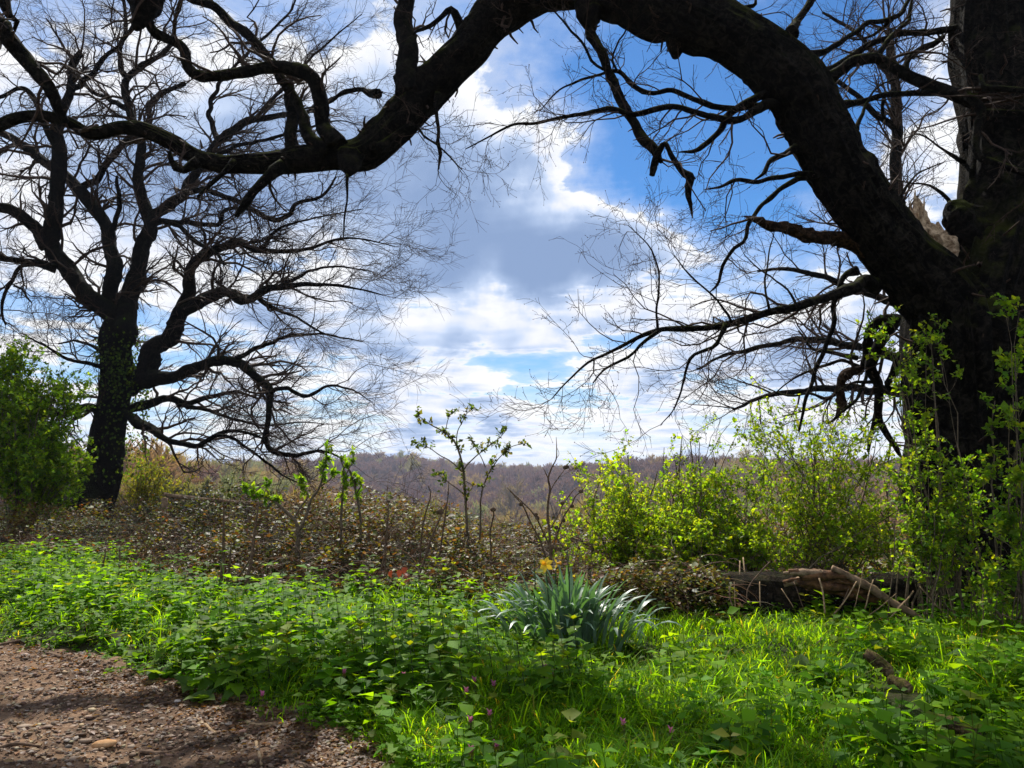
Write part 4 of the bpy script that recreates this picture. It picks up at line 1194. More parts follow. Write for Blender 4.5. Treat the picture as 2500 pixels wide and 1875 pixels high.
def build_brambles():
    g = np.random.default_rng(41)
    N = 370000
    y = g.uniform(7.0, 15.5, N); x = g.uniform(-0.80, 0.85, N) * y
    f = front(x)
    den = fbm(np.stack([x * 2.2, y * 2.2, np.zeros_like(x)], -1), 77, 3)
    ok = (y > f - 0.1) & (g.uniform(-.85, .55, N) < den)
    x, y = x[ok], y[ok]
    keep = g.uniform(0, 1, len(x)) < np.clip((9.0 / y) ** 1.2, 0, 1)
    x, y = x[keep], y[keep]
    n = len(x)
    h = bramble_top(x, y); zg = land(x, y)
    u = g.uniform(0, 1, n) ** 0.45
    z = zg + h * u + g.normal(0, .02, n)
    pos = np.column_stack([x, y, z])
    px = 1250 + x / y * FPX
    pt = fbm(np.stack([x * .9, y * .9, z * 1.2], -1), 90, 3)
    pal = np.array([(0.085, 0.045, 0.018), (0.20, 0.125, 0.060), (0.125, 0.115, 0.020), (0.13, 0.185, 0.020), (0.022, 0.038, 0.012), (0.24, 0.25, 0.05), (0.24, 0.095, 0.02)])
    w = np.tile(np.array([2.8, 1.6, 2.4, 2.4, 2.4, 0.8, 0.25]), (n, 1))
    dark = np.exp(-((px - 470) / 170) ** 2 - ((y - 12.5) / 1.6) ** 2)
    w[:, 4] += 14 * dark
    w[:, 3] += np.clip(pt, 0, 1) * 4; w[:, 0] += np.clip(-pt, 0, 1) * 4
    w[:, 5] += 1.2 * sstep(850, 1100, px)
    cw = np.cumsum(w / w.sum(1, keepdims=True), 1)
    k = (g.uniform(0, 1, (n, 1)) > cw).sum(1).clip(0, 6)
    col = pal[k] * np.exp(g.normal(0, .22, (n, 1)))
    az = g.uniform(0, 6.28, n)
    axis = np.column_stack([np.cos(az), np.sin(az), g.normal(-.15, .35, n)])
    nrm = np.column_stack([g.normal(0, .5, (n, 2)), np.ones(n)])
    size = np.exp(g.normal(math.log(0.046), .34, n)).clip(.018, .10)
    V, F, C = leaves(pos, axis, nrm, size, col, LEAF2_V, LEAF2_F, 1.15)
    a = Acc(); a.add(V, F, C)
    # canes
    m = 8000
    y = g.uniform(7.2, 14, m); x = g.uniform(-0.78, 0.40, m) * y
    ok = y > front(x) - 0.05
    x, y = x[ok], y[ok]; m = len(x)
    st = np.column_stack([x, y, land(x, y) + bramble_top(x, y) * g.uniform(0, .8, m)])
    az = g.uniform(0, 6.28, m)
    d = np.column_stack([np.cos(az), np.sin(az) * .6, g.uniform(.2, 1.3, m)])
    p, r = walk(st, d, g.uniform(.25, .9, m), np.full(m, .0034), 7, .14, (0, 0, -.22), .6, g)
    V, F = tubes(p, r, 3)
    cc = palette(m, [(0.10, 0.058, 0.035), (0.16, 0.10, 0.06), (0.24, 0.17, 0.11), (0.07, 0.04, 0.03)], None, .2, g)
    a.add(V, F, np.repeat(cc, 21, 0))
    m = 16000
    lx = g.uniform(1390, 1800, m); dd = g.uniform(6.75, 8.0, m)
    ww = np.stack([lx / 38, dd * 2.5, np.zeros(m)], -1)
    topy = np.interp(lx, [1390, 1440, 1480, 1560, 1650, 1720, 1800], [1455, 1430, 1392, 1372, 1382, 1412, 1465]) + 48 * fbm(ww, 201, 3)
    yy = topy + (1505 - topy) * g.uniform(0, 1, m) ** 1.2
    pos = np.array([P(a_, b_, c_) for a_, b_, c_ in zip(lx, yy, dd)])
    ok = (pos[:, 2] > land(pos[:, 0], pos[:, 1])) & (fbm(pos * 3.2, 205, 2) > g.uniform(-.9, .35, m)); pos = pos[ok]; m = len(pos)
    az = g.uniform(0, 6.28, m)
    V, F, C = leaves(pos, np.column_stack([np.cos(az), np.sin(az), g.normal(-.2, .4, m)]), np.column_stack([g.normal(0, .5, (m, 2)), np.ones(m)]),
                     np.exp(g.normal(math.log(.036), .35, m)), palette(m, pal, [1.2, .9, 2.5, 5, 2.5, 2, .3], .25, g), LEAF2_V, LEAF2_F, 1.15)
    a.add(V, F, C)
    st = pos[g.integers(0, m, 500)]; az = g.uniform(0, 6.28, 500)
    p_, r_ = walk(st, np.column_stack([np.cos(az), np.sin(az) * .5, g.uniform(-.2, 1, 500)]), g.uniform(.15, .5, 500), np.full(500, .003), 7, .15, (0, 0, -.18), .6, g)
    V, F = tubes(p_, r_, 3); a.add(V, F, np.repeat(palette(500, [(0.10, 0.058, 0.035), (0.24, 0.17, 0.11)], None, .2, g), 21, 0))
    # upright dead stems poking out of the tangle
    m = 420
    y = g.uniform(7.6, 13.5, m); x = g.uniform(-0.78, 0.36, m) * y
    ok = y > front(x) - .3; x, y = x[ok], y[ok]; m = len(x)
    st = np.column_stack([x, y, land(x, y)])
    p_, r_ = walk(st, np.column_stack([g.normal(0, .18, (m, 2)), np.ones(m)]), bramble_top(x, y) * g.uniform(.9, 1.3, m) + g.uniform(.02, .22, m), np.full(m, .0042), 7, .07, (0, 0, .02), .4, g)
    V, F = tubes(p_, r_, 4); a.add(V, F, np.repeat(palette(m, [(0.08, 0.045, 0.025), (0.14, 0.085, 0.05), (0.05, 0.03, 0.02)], None, .2, g), 28, 0))
    o = a.build('bramble_thicket', M_BRAMBLE)
    tag(o, 'tangled brown and olive bramble thicket along the edge of the slope', 'brambles', kind='stuff')


build_brambles()


def leaf_clusters(pts, n, size, g, cols=GREENS, weights=None, jit=.2, up=.25, spread=1.0, width=1.0, tv=LEAF_V, tf=LEAF_F):
    m = len(pts)
    pos = np.repeat(pts, n, 0) + g.normal(0, size * .12, (m * n, 3))
    ax = unit(g.normal(0, 1, (m * n, 3)) * spread + np.array((0, 0, up)))
    nr = unit(g.normal(0, .55, (m * n, 3)) + np.array((0, 0, 1.0)))
    sz = np.repeat(np.exp(g.normal(0, .15, m)), n) * size * np.exp(g.normal(0, .25, m * n))
    col = np.repeat(palette(m, cols, weights, jit, g), n, 0) * np.exp(g.normal(0, .12, (m * n, 1)))
    return leaves(pos, ax, nr, sz, col, tv, tf, width)


def shrub(name, label, px, py, d, crown, stems, k1=6, k2=4, leaf=0.028, per=5, seed=1, cols=GREENS, weights=None, cat='shrub', group=None,
          r0=0.012, skirt=0.0, wood=M_SHRUBWOOD, up=.25, nodes=4, l1=.5, l2=.22, shape=1.0):
    """crown: list of (px, py, depth, rx, ry(depth), rz in metres) ellipsoids that the stem tips fill"""
    g = np.random.default_rng(seed)
    b = P(px, py, d); b[2] = float(land(b[0], b[1])) - 0.02
    root = empty(name, b, label, cat, group)
    P0 = []
    per_c = max(1, stems // len(crown))
    for (cx, cy, cdp, rx, ry, rz) in crown:
        c = P(cx, cy, cdp)
        v = unit(g.normal(0, 1, (per_c, 3))) * (g.uniform(.35, 1, (per_c, 1)) ** .5)
        tips = c + v * np.array((rx, ry, rz))
        st = b + np.column_stack([g.normal(0, .10, (per_c, 2)) * shape, np.zeros(per_c)])
        mid = st * .55 + tips * .45 + np.column_stack([g.normal(0, .08, (per_c, 2)), g.uniform(.0, .25, per_c) * np.linalg.norm(tips - st, axis=1)])
        t = np.linspace(0, 1, 9)[None, :, None]
        q = (1 - t) ** 2 * st[:, None] + 2 * t * (1 - t) * mid[:, None] + t ** 2 * tips[:, None]
        q[:, 1:-1] += g.normal(0, .014, q[:, 1:-1].shape)
        P0.append(q)
    P0 = np.concatenate(P0); M = len(P0)
    R0 = r0 * np.exp(g.normal(0, .3, (M, 1))) * np.linspace(1, .25, 9)[None]
    for k in range(M):
        V, F = tubes(P0[k:k + 1], R0[k:k + 1], 6)
        link('stem', make_mesh('stem', V - b, F), wood, root)
    tw = Acc()
    st, dd, pr, t, _ = spawn(P0, R0, k1, .28, 1, (.4, 1.1), g)
    p1, r1 = walk(st, dd, g.uniform(.4, 1.1, len(st)) * l1, np.maximum(pr * .55, .0022), 6, .2, (0, 0, .08), .4, g)
    tw.add(*tubes(p1, r1, 3))
    st, dd, pr, t, _ = spawn(p1, r1, k2, .15, 1, (.4, 1.1), g)
    p2, r2 = walk(st, dd, g.uniform(.4, 1.1, len(st)) * l2, np.full(len(st), .0014), 4, .2, (0, 0, .1), .6, g)
    tw.add(*tubes(p2, r2, 3))
    o = tw.build('twigs', wood, root, b); o['kind'] = 'stuff'
    ii = g.integers(1, 4, (len(p2), nodes))
    pts = np.concatenate([p2[np.arange(len(p2))[:, None], ii].reshape(-1, 3), p1[:, 3:].reshape(-1, 3)])
    pts = pts + g.normal(0, .012, pts.shape)
    pts = pts[pts[:, 2] > b[2] + skirt]
    V, F, C = leaf_clusters(pts, per, leaf, g, cols, weights, up=up, tv=LEAF2_V, tf=LEAF2_F)
    o = link('leaves', make_mesh('leaves', V - b, F, C), M_LEAF, root); o['kind'] = 'stuff'
    return root


LIME = [(0.20, 0.32, 0.020), (0.24, 0.35, 0.026), (0.14, 0.25, 0.018), (0.28, 0.35, 0.04)]
SAP = [(0.14, 0.25, 0.020), (0.18, 0.29, 0.022), (0.10, 0.19, 0.016), (0.22, 0.29, 0.03)]
DARKG = [(0.070, 0.150, 0.018), (0.095, 0.19, 0.022), (0.045, 0.10, 0.014), (0.13, 0.21, 0.026)]

shrub('hawthorn_bush', 'rounded lime green hawthorn bush behind the daffodil clump', 1560, 1385, 8.6,
      [(1480, 1190, 8.6, .40, .40, .36), (1560, 1170, 8.8, .38, .4, .36), (1600, 1270, 8.6, .50, .45, .36), (1465, 1290, 8.4, .36, .35, .30), (1530, 1340, 8.2, .42, .3, .18)], 50, 6, 4, .033, 3, 3, LIME, nodes=3, l1=.42, l2=.15, shape=2.2)
shrub('hawthorn_bush', 'thin tall hawthorn shoots between the two hawthorn bushes', 1665, 1385, 8.9,
      [(1690, 1130, 8.9, .42, .35, .42), (1760, 1090, 8.9, .32, .3, .36), (1640, 1080, 9.0, .30, .3, .22)], 17, 3, 3, .030, 3, 4, SAP, nodes=2, l1=.34, l2=.14, shape=2.0)
shrub('hawthorn_bush', 'low leafy hawthorn growth above the fallen log', 1740, 1400, 8.1,
      [(1720, 1290, 8.1, .50, .3, .26), (1830, 1300, 8.2, .50, .3, .26), (1650, 1340, 8.0, .40, .3, .22), (1770, 1350, 7.9, .45, .2, .12), (1780, 1215, 8.4, .40, .2, .28), (1700, 1200, 8.5, .35, .2, .25)], 66, 6, 4, .033, 3, 5, SAP + LIME[:2], nodes=3, l1=.36, l2=.15, shape=3.0)
shrub('hawthorn_bush', 'wide bright green hawthorn bush left of the great oak trunk', 2010, 1400, 8.6,
      [(1890, 1150, 8.5, .42, .25, .42), (2000, 1110, 8.6, .45, .25, .42), (2110, 1130, 8.5, .45, .25, .42), (1940, 1240, 8.4, .60, .25, .36), (2120, 1240, 8.3, .50, .25, .40), (1860, 1050, 8.6, .30, .2, .16), (2060, 1060, 8.6, .4, .2, .22),
       (1900, 1330, 8.2, .55, .2, .25), (2060, 1330, 8.1, .55, .2, .28), (2200, 1300, 7.9, .35, .2, .40)], 80, 6, 4, .034, 3, 6, SAP[:2] + LIME, nodes=2, l1=.50, l2=.18, shape=4.0, r0=.007)
shrub('hawthorn_bush', 'upright green bush growing in front of the great oak trunk', 2285, 1500, 6.7,
      [(2270, 1130, 6.7, .14, .2, .50), (2330, 1170, 6.6, .26, .25, .26), (2230, 1230, 6.7, .25, .25, .28), (2400, 1200, 6.5, .20, .25, .22), (2200, 850, 6.9, .16, .15, .10), (2270, 815, 6.8, .12, .1, .06), (2310, 1300, 6.5, .3, .2, .2)], 35, 5, 4, .032, 3, 7, SAP + DARKG[:2], nodes=3, l1=.30, l2=.13, shape=1.8, r0=.007)
shrub('hawthorn_bush', 'sparse green bush at the right edge beside the oak trunk', 2500, 1520, 6.0,
      [(2480, 1000, 6.0, .22, .25, .18), (2440, 775, 6.1, .30, .2, .04), (2490, 1150, 6.0, .22, .2, .16), (2430, 1370, 5.9, .14, .2, .24), (2540, 1250, 6.0, .2, .2, .4)], 15, 5, 4, .034, 4, 8, SAP + DARKG[:2], nodes=3, l1=.24, l2=.12, r0=.007)
shrub('green_thicket_bush', 'dense dark green bush at the left edge beside the spreading oak', 60, 1235, 15.5,
      [(40, 1050, 15.5, .95, .8, .95), (130, 1060, 15.3, .75, .8, .70), (-60, 980, 15.8, .9, .8, .9), (60, 930, 16, .6, .6, .45), (150, 1160, 15.2, .5, .6, .4), (10, 880, 16, .5, .5, .2), (130, 960, 15.5, .5, .5, .25)], 98, 6, 5, .055, 4, 9, DARKG + SAP[:2], cat='shrub', r0=.02, nodes=4, l1=.7, l2=.32)
shrub('green_thicket_bush', 'yellow green bush behind the left oak trunk', 340, 1225, 25,
      [(370, 1130, 25, .7, .6, .8), (420, 1170, 25, .8, .5, .5), (350, 1170, 25.5, .6, .6, .5), (190, 1150, 25, .6, .5, .6)], 48, 6, 4, .045, 3, 10, [(0.15, 0.17, 0.03), (0.12, 0.15, 0.03), (0.18, 0.17, 0.04)], cat='shrub', r0=.016, nodes=3, l1=.6, l2=.3)


# ---------------------------------------------------------------- saplings and stalks traced one by one
def traced_plant(name, label, cat, region, stems, d, mat, group=None, basept=None, part='stem'):
    g = np.random.default_rng(abs(hash(label)) % 1000 if False else len(label) * 7)
    all_p = []
    bx, by = basept or stems[0][0][:2]
    px, py, _ = crop(region, bx, by)
    b = P(px, py, d)
    b[2] = min(b[2], float(land(b[0], b[1])) + 0.0)
    root = empty(name, b, label, cat, group)
    for k, s in enumerate(stems):
        p, r = trace(region, s, d, d + g.normal(0, .12))
        if k == 0 and p[0][2] > b[2]:
            p = np.vstack([b + (p[0] - b) * np.array((.3, 1, 0)), p]); r = np.concatenate([[r[0]], r])
        V, F, ax, rr = limb(p, np.maximum(r, .0022), 7, .03, .5, .05, .08, 500 + k)
        link(part, make_mesh(part, V - b, F), mat, root)
        all_p.append((ax, rr))
    return root, b, all_p


def add_leaves(root, b, axes, frac, per_m, n, size, seed, cols, weights=None, up=.3, twig=.10, wood=M_SHRUBWOOD, width=1.0):
    g = np.random.default_rng(seed)
    P0 = np.array([resample(ax, r, 16)[0] for ax, r in axes]); R0 = np.array([resample(ax, r, 16)[1] for ax, r in axes])
    L = np.array([np.linalg.norm(np.diff(ax, axis=0), axis=1).sum() for ax, _ in axes])
    cnt = np.maximum((L * per_m).astype(int), 2)
    st, d, pr, t, _ = spawn(np.repeat(P0, cnt, 0), np.repeat(R0, cnt, 0), 1, frac, 1, (.5, 1.2), g)
    p, r = walk(st, d, g.uniform(.3, 1.2, len(st)) * twig, np.full(len(st), .0016), 4, .2, (0, 0, .1), .6, g)
    V, F = tubes(p, r, 3)
    o = link('twigs', make_mesh('twigs', V - b, F), wood, root); o['kind'] = 'stuff'
    pts = np.concatenate([p[:, 1], p[:, 2], p[:, 3], P0[:, -1]])
    V, F, C = leaf_clusters(pts, n, size, g, cols, weights, up=up, width=width)
    o = link('leaves', make_mesh('leaves', V - b, F, C), M_LEAF, root); o['kind'] = 'stuff'


def build_saplings():
    HAW = [(0.060, 0.105, 0.022), (0.085, 0.125, 0.025), (0.12, 0.115, 0.04), (0.045, 0.075, 0.02)]
    r, b, ax = traced_plant('hawthorn_sapling', 'slender hawthorn sapling rising above the brambles in the middle', 'sapling', 7, [
        [(890, 1240, 26), (882, 950, 24), (850, 540, 21), (795, 330, 17), (695, 212, 13), (550, 130, 10), (440, 50, 6)],
        [(1000, 1200, 20), (1005, 960, 17), (1015, 760, 15), (1050, 650, 13), (1100, 540, 11), (1180, 430, 9), (1262, 350, 8), (1330, 320, 7), (1420, 305, 5)],
        [(852, 545, 14), (900, 480, 12), (985, 405, 11), (1100, 312, 9), (1180, 255, 7), (1240, 180, 5)],
        [(845, 560, 12), (745, 470, 10), (640, 410, 9), (540, 340, 7), (420, 290, 5)],
        [(866, 775, 10), (800, 715, 9), (700, 640, 8), (590, 560, 5)],
        [(790, 320, 10), (800, 200, 9), (840, 120, 8), (880, 40, 6), (940, -10, 4)],
        [(690, 212, 8), (710, 110, 7), (740, 40, 5), (790, 0, 4)],
        [(1050, 520, 9), (1020, 440, 8), (970, 350, 6), (920, 270, 4)],
        [(860, 640, 8), (940, 690, 7), (900, 740, 4)]], 9.3, M_SHRUBWOOD)
    add_leaves(r, b, ax, .42, 13, 4, .042, 31, HAW, twig=.09)
    ELD = [(0.12, 0.22, 0.022), (0.155, 0.25, 0.028), (0.085, 0.17, 0.02)]
    r, b, ax = traced_plant('elder_sapling', 'forked elder sapling with bright green leaf tufts in front of the valley', 'sapling', 8, [
        [(1450, 1520, 52), (1445, 1320, 48), (1400, 1180, 38), (1280, 1060, 32), (1150, 960, 26), (1040, 935, 18), (915, 930, 14), (880, 840, 10)],
        [(1460, 1300, 36), (1530, 1160, 30), (1590, 960, 28), (1690, 830, 24), (1720, 650, 20), (1760, 530, 16), (1760, 420, 10)],
        [(1400, 1180, 22), (1480, 1040, 20), (1560, 940, 18), (1520, 850, 14), (1480, 760, 10)],
        [(1150, 960, 16), (1120, 870, 13), (1110, 780, 9)],
        [(1690, 830, 18), (1800, 750, 14), (1840, 660, 9)],
        [(1280, 1060, 14), (1200, 1000, 10), (1240, 980, 8)]], 9.6, M_SHRUBWOOD)
    add_leaves(r, b, ax, .62, 9, 7, .060, 32, ELD, up=.5, twig=.08, width=.8)
    r, b, ax = traced_plant('elder_sapling', 'two tall elder shoots left of the hawthorn sapling', 'sapling', 8, [
        [(1905, 1420, 30), (1915, 1200, 28), (1930, 950, 26), (1945, 780, 22), (1940, 640, 18), (1900, 520, 10)],
        [(2130, 1420, 30), (2120, 1180, 28), (2080, 900, 26), (2040, 740, 22), (1990, 620, 18), (1960, 550, 10)],
        [(2080, 900, 16), (2130, 820, 13), (2110, 740, 9)],
        [(1945, 780, 14), (2000, 640, 12), (2040, 560, 10), (2050, 480, 7)],
        [(1940, 830, 14), (2010, 770, 12), (2050, 700, 8)]], 9.9, M_SHRUBWOOD)
    add_leaves(r, b, ax, .50, 9, 6, .055, 33, ELD, up=.5, twig=.08, width=.8)
    # dead burdock
    r, b, ax = traced_plant('burdock_stalk', 'dead branching burdock stalk with brown burs behind the daffodils', 'dead plant', 7, [
        [(1635, 1400, 30), (1632, 1200, 26), (1628, 1080, 24), (1612, 900, 22), (1632, 730, 20), (1616, 620, 16), (1650, 520, 13), (1690, 440, 11), (1692, 340, 8), (1688, 245, 4)],
        [(1600, 1340, 20), (1540, 1180, 17), (1470, 1040, 15), (1400, 890, 13), (1360, 830, 9), (1245, 700, 5)],
        [(1625, 1220, 18), (1560, 1080, 16), (1500, 960, 14), (1420, 870, 12), (1250, 705, 6)],
        [(1640, 1330, 16), (1700, 1110, 15), (1760, 960, 14), (1830, 850, 12), (1860, 780, 10), (1910, 740, 8), (1970, 665, 4)],
        [(1640, 1070, 12), (1720, 920, 11), (1760, 840, 10), (1850, 720, 8), (1900, 700, 4)],
        [(1635, 730, 11), (1690, 640, 9), (1750, 560, 7), (1775, 520, 4)],
        [(1616, 625, 9), (1590, 560, 7), (1565, 515, 4)],
        [(1690, 440, 5), (1715, 400, 4), (1700, 350, 3)]], 7.6, M_STALK)
    burs = [(1505, 945), (1520, 975), (1745, 842), (1770, 520), (1785, 515), (1690, 1062), (1372, 850), (1830, 868), (1755, 996), (1912, 735)]
    v2, f2 = ico2()
    g = np.random.default_rng(4)
    vv = v2 * (1 + .45 * g.uniform(-.3, 1, (len(v2), 1)) ** 2)
    me = make_mesh('bur', vv, f2, smooth=False); me.materials.append(M_STALK)
    for x, y in burs:
        px, py, _ = crop(7, x, y)
        o = link('bur', me, None, r); o.location = P(px, py, 7.6) - b; o.scale = (.017, .017, .02)
    # other dead stalks with seed heads
    sp = [
        ('dead_stalk', 'dry stalk with a brown seed head right of the hawthorn sapling', 7, [[(1100, 1240, 16), (1095, 1120, 14), (1125, 950, 12), (1122, 910, 8)]], 8.6, [(1122, 900, .024)]),
        ('dead_stalk', 'dry stalk with a dark seed head left of the hawthorn sapling', 7, [[(600, 1480, 20), (650, 1230, 18), (690, 960, 15), (715, 760, 10), (720, 640, 6)]], 8.6, [(645, 920, .030)]),
        ('dead_stalk', 'leaning dry stalk topped with green shoots left of the hawthorn', 7, [[(450, 1480, 18), (490, 1050, 15), (555, 780, 12), (540, 690, 6)]], 8.7, []),
        ('dead_stalk', 'thin dry stalk with a small green tip at the bramble top', 7, [[(150, 1280, 14), (175, 1000, 12), (175, 830, 9), (150, 790, 5)]], 8.9, [(178, 826, .016)]),
        ('dead_stalk', 'dark upright dry stalk left of the pair in the nettle bed', 3, [[(950, 910, 16), (962, 760, 14), (968, 570, 8), (965, 500, 4)]], 8.2, []),
        ('dead_stalk', 'dark dry stalk beside the leftmost upright in the nettle bed', 3, [[(982, 890, 11), (990, 780, 10), (1000, 680, 4)]], 8.2, []),
        ('dead_stalk', 'dark leaning dry stalk right of the pair in the nettle bed', 3, [[(1062, 900, 16), (1085, 740, 14), (1112, 560, 8), (1118, 500, 4)]], 8.2, []),
        ('dead_stalk', 'short slanting dry stalk between the dark uprights in the nettle bed', 3, [[(1012, 862, 10), (1050, 800, 8), (1082, 748, 4)]], 8.2, []),
        ('dead_stalk', 'thin dark stalk far left in the nettle bed', 3, [[(433, 850, 9), (445, 780, 8), (456, 705, 4)]], 9.5, []),
        ('dead_stalk', 'second thin dark stalk far left in the nettle bed', 3, [[(511, 868, 9), (514, 790, 8), (518, 700, 4)]], 9.5, []),
        ('dead_stalk', 'tall thin dry stalk left of the orange leaf in the brambles', 3, [[(1640, 840, 10), (1665, 700, 9), (1680, 520, 5)]], 8.6, []),
        ('dead_stalk', 'tall dry stalk right of the orange leaf in the brambles', 3, [[(1790, 900, 12), (1850, 700, 10), (1935, 500, 5)]], 8.3, []),
    ]
    for nm, lab, reg, st, d, heads in sp:
        r, b, ax = traced_plant(nm, lab, 'dead plant', reg, st, d, M_STALK, 'dead stalks in the brambles')
        for x, y, s in heads:
            px, py, _ = crop(reg, x, y)
            o = link('seed_head', me, None, r); o.location = P(px, py, d) - b; o.scale = (s, s, s)


build_saplings()


def build_rails():
    for a, bb, d, lab in (((400, 1208), (640, 1231), 12.6, 'weathered fence rail showing above the brambles right of the left oak'),
                          ((1310, 1306), (1440, 1321), 11.5, 'weathered fence rail showing behind the burdock stalk')):
        p0, p1 = P(*a, d), P(*bb, d)
        b = (p0 + p1) / 2
        V, F, _, _ = limb([p0 - b, (p0 + p1) / 2 - b + np.array((0, 0, -.01)), p1 - b], [.03, .034, .03], 8, .1, .4, .1, .1, 9)
        e = empty('fence_rail', (b[0], b[1], float(land(b[0], b[1]))), lab, 'fence')
        dz = b[2] - float(land(b[0], b[1]))
        link('rail', make_mesh('rail', V + np.array((0, 0, dz)), F), M_DEADWOOD, e)
        for q in (p0, p1):
            V, F, _, _ = limb([(q[0] - b[0], q[1] - b[1] + .05, -.1), (q[0] - b[0], q[1] - b[1] + .05, dz * .5), (q[0] - b[0], q[1] - b[1] + .05, dz + .02)], [.05, .048, .046], 8, .1)
            link('post', make_mesh('post', V, F), M_DEADWOOD, e)


build_rails()

# ---------------------------------------------------------------- fallen log
M_LOGBARK = bark_material('log_bark', (0.010, 0.008, 0.006), (0.060, 0.042, 0.028), (0.05, 0.055, 0.015), 1.3, 0.3)


def build_log():
    d = 7.1
    b = P(1830, 1500, d); b[2] = float(land(b[0], b[1])) - .02
    root = empty('fallen_log', b, 'split fallen oak log lying below the hawthorn bushes', 'log')
    pts = [(1438, 1440, 104), (1560, 1446, 112), (1700, 1450, 122), (1820, 1456, 122), (1930, 1462, 116), (2020, 1466, 104), (2090, 1474, 84), (2170, 1496, 46), (2240, 1514, 14)]
    p, r = trace(0, pts, 7.5, 6.9)
    V, F, ax, rr = limb(p, r, 40, .03, .2, .22, .10, 21)
    lg = link('bark', make_mesh('bark', V - b, F), M_LOGBARK, root)
    # sawn end on the left
    n = unit(ax[0] - ax[2]); s = unit(np.cross(n, (0, 0, 1))); u = np.cross(s, n)
    th = np.linspace(0, 2 * np.pi, 28, endpoint=False)
    rim = ax[0] + n * .02 + (np.cos(th)[:, None] * s + np.sin(th)[:, None] * u) * rr[0] * (0.93 + .05 * np.cos(3 * th))[:, None]
    V = np.vstack([rim, rim - n * .03, [ax[0] + n * .022]])
    k = np.arange(28); kk = (k + 1) % 28
    link('sawn_face', make_mesh('sawn_face', V - b, [np.stack([k, kk, np.full(28, 56)], -1), np.stack([k, k + 28, kk + 28, kk], -1)], smooth=False), M_DEADWOOD, root)
    # torn wood tapering to the right: a bundle of split fibres
    g = np.random.default_rng(66)
    for k in range(26):
        x0 = g.uniform(1890, 2050); t = g.uniform(0, 1)
        y0 = np.interp(x0, [1890, 2050], [1392, 1398]) + 46 * t
        x1 = x0 + g.uniform(60, 190); y1 = np.interp(x1, [1960, 2080, 2260], [1392, 1408, 1516]) + 40 * t * (1 - (x1 - 1900) / 420)
        w = g.uniform(10, 26)
        p, r = trace(0, [(x0, y0, w * .5), ((x0 * 2 + x1) / 3, (y0 * 2 + y1) / 3 - 5, w), ((x0 + x1 * 2) / 3, (y0 + y1 * 2) / 3 - 6, w * .8), (x1, y1, 3)], 6.88 - .10 * (1 - t), 6.78 - .1 * (1 - t))
        V, F, _, _ = limb(p, r, 6, .03, .9, .5, .4, 100 + k)
        link('splinter', make_mesh('splinter', V - b, F, smooth=False), M_TORN if g.uniform() < .75 else M_DEADWOOD, root)
    p, r = trace(0, [(2030, 1388, 14), (2110, 1428, 18), (2180, 1470, 16), (2240, 1505, 12), (2266, 1522, 5)], 6.70, 6.6)
    V, F, _, _ = limb(p, r, 8, .02, .3, .4, .25, 41)
    link('splinter', make_mesh('splinter', V - b, F, smooth=False), M_DEADWOOD, root)
    # half buried second piece lying behind, towards the trunk
    b2 = P(2160, 1490, 7.2); b2[2] = float(land(b2[0], b2[1]))
    r2 = empty('fallen_log', b2, 'dark rough log half hidden beside the oak trunk', 'log')
    p, r = trace(0, [(2090, 1450, 60), (2150, 1446, 86), (2230, 1456, 100), (2300, 1480, 90)], 7.25, 7.1)
    V, F, _, _ = limb(p, r, 24, .03, .3, .3, .2, 51)
    link('bark', make_mesh('bark', V - b2, F), M_LOGBARK, r2)


build_log()


CLEAR = []


def small_log(label, pts, d, mat, mat2, seed):
    p, r = trace(0, pts, d, d - .1)
    for k in range(len(p)):
        p[k][2] = max(p[k][2], float(land(p[k][0], p[k][1])) + r[k] * .8)
    for q in p: q[2] += .03; CLEAR.append((q[0], q[1], .10)); CLEAR.append((q[0], q[1] - .12, .12)); CLEAR.append((q[0], q[1] - .25, .10))
    b = p[0].copy(); b[2] = float(land(b[0], b[1]))
    e = empty('short_log', b, label, 'log')
    V, F, ax, rr = limb(p, r, 22, .012, .4, .35, .22, seed)
    link('bark', make_mesh('bark', V - b, F), mat, e)
    n = unit(ax[-1] - ax[-3]); s = unit(np.cross(n, (0, 0, 1))); u = np.cross(s, n)
    th = np.linspace(0, 2 * np.pi, 16, endpoint=False)
    rim = ax[-1] + n * rr[-1] * .36 + (np.cos(th)[:, None] * s + np.sin(th)[:, None] * u) * rr[-1] * .8
    V = np.vstack([rim, rim - n * rr[-1] * .5])
    k = np.arange(16)
    link('cut_end', make_mesh('cut_end', V - b, [k[None], np.stack([k, k + 16, (k + 1) % 16 + 16, (k + 1) % 16], -1)], smooth=False), mat2, e)


M_MOSSLOG = bark_material('mossy_log', (0.05, 0.032, 0.018), (0.26, 0.175, 0.09), (0.16, 0.15, 0.03), 3.0, 0.8)
small_log('short stub of log poking out of the nettles on the right', [(2118, 1612, 26), (2140, 1624, 30), (2162, 1642, 29), (2172, 1652, 27)], 5.0, M_MOSSLOG, M_DEADWOOD, 3)
small_log('pale piece of log half hidden in the nettles', [(2172, 1676, 20), (2196, 1684, 26), (2222, 1698, 25)], 4.6, M_MOSSLOG, M_DEADWOOD, 4)
small_log('curved mossy branch lying in the grass at lower right', [(2280, 1772, 20), (2320, 1782, 30), (2356, 1800, 34), (2384, 1826, 34), (2394, 1862, 32)], 4.0, M_MOSSLOG, M_DEADWOOD, 5)


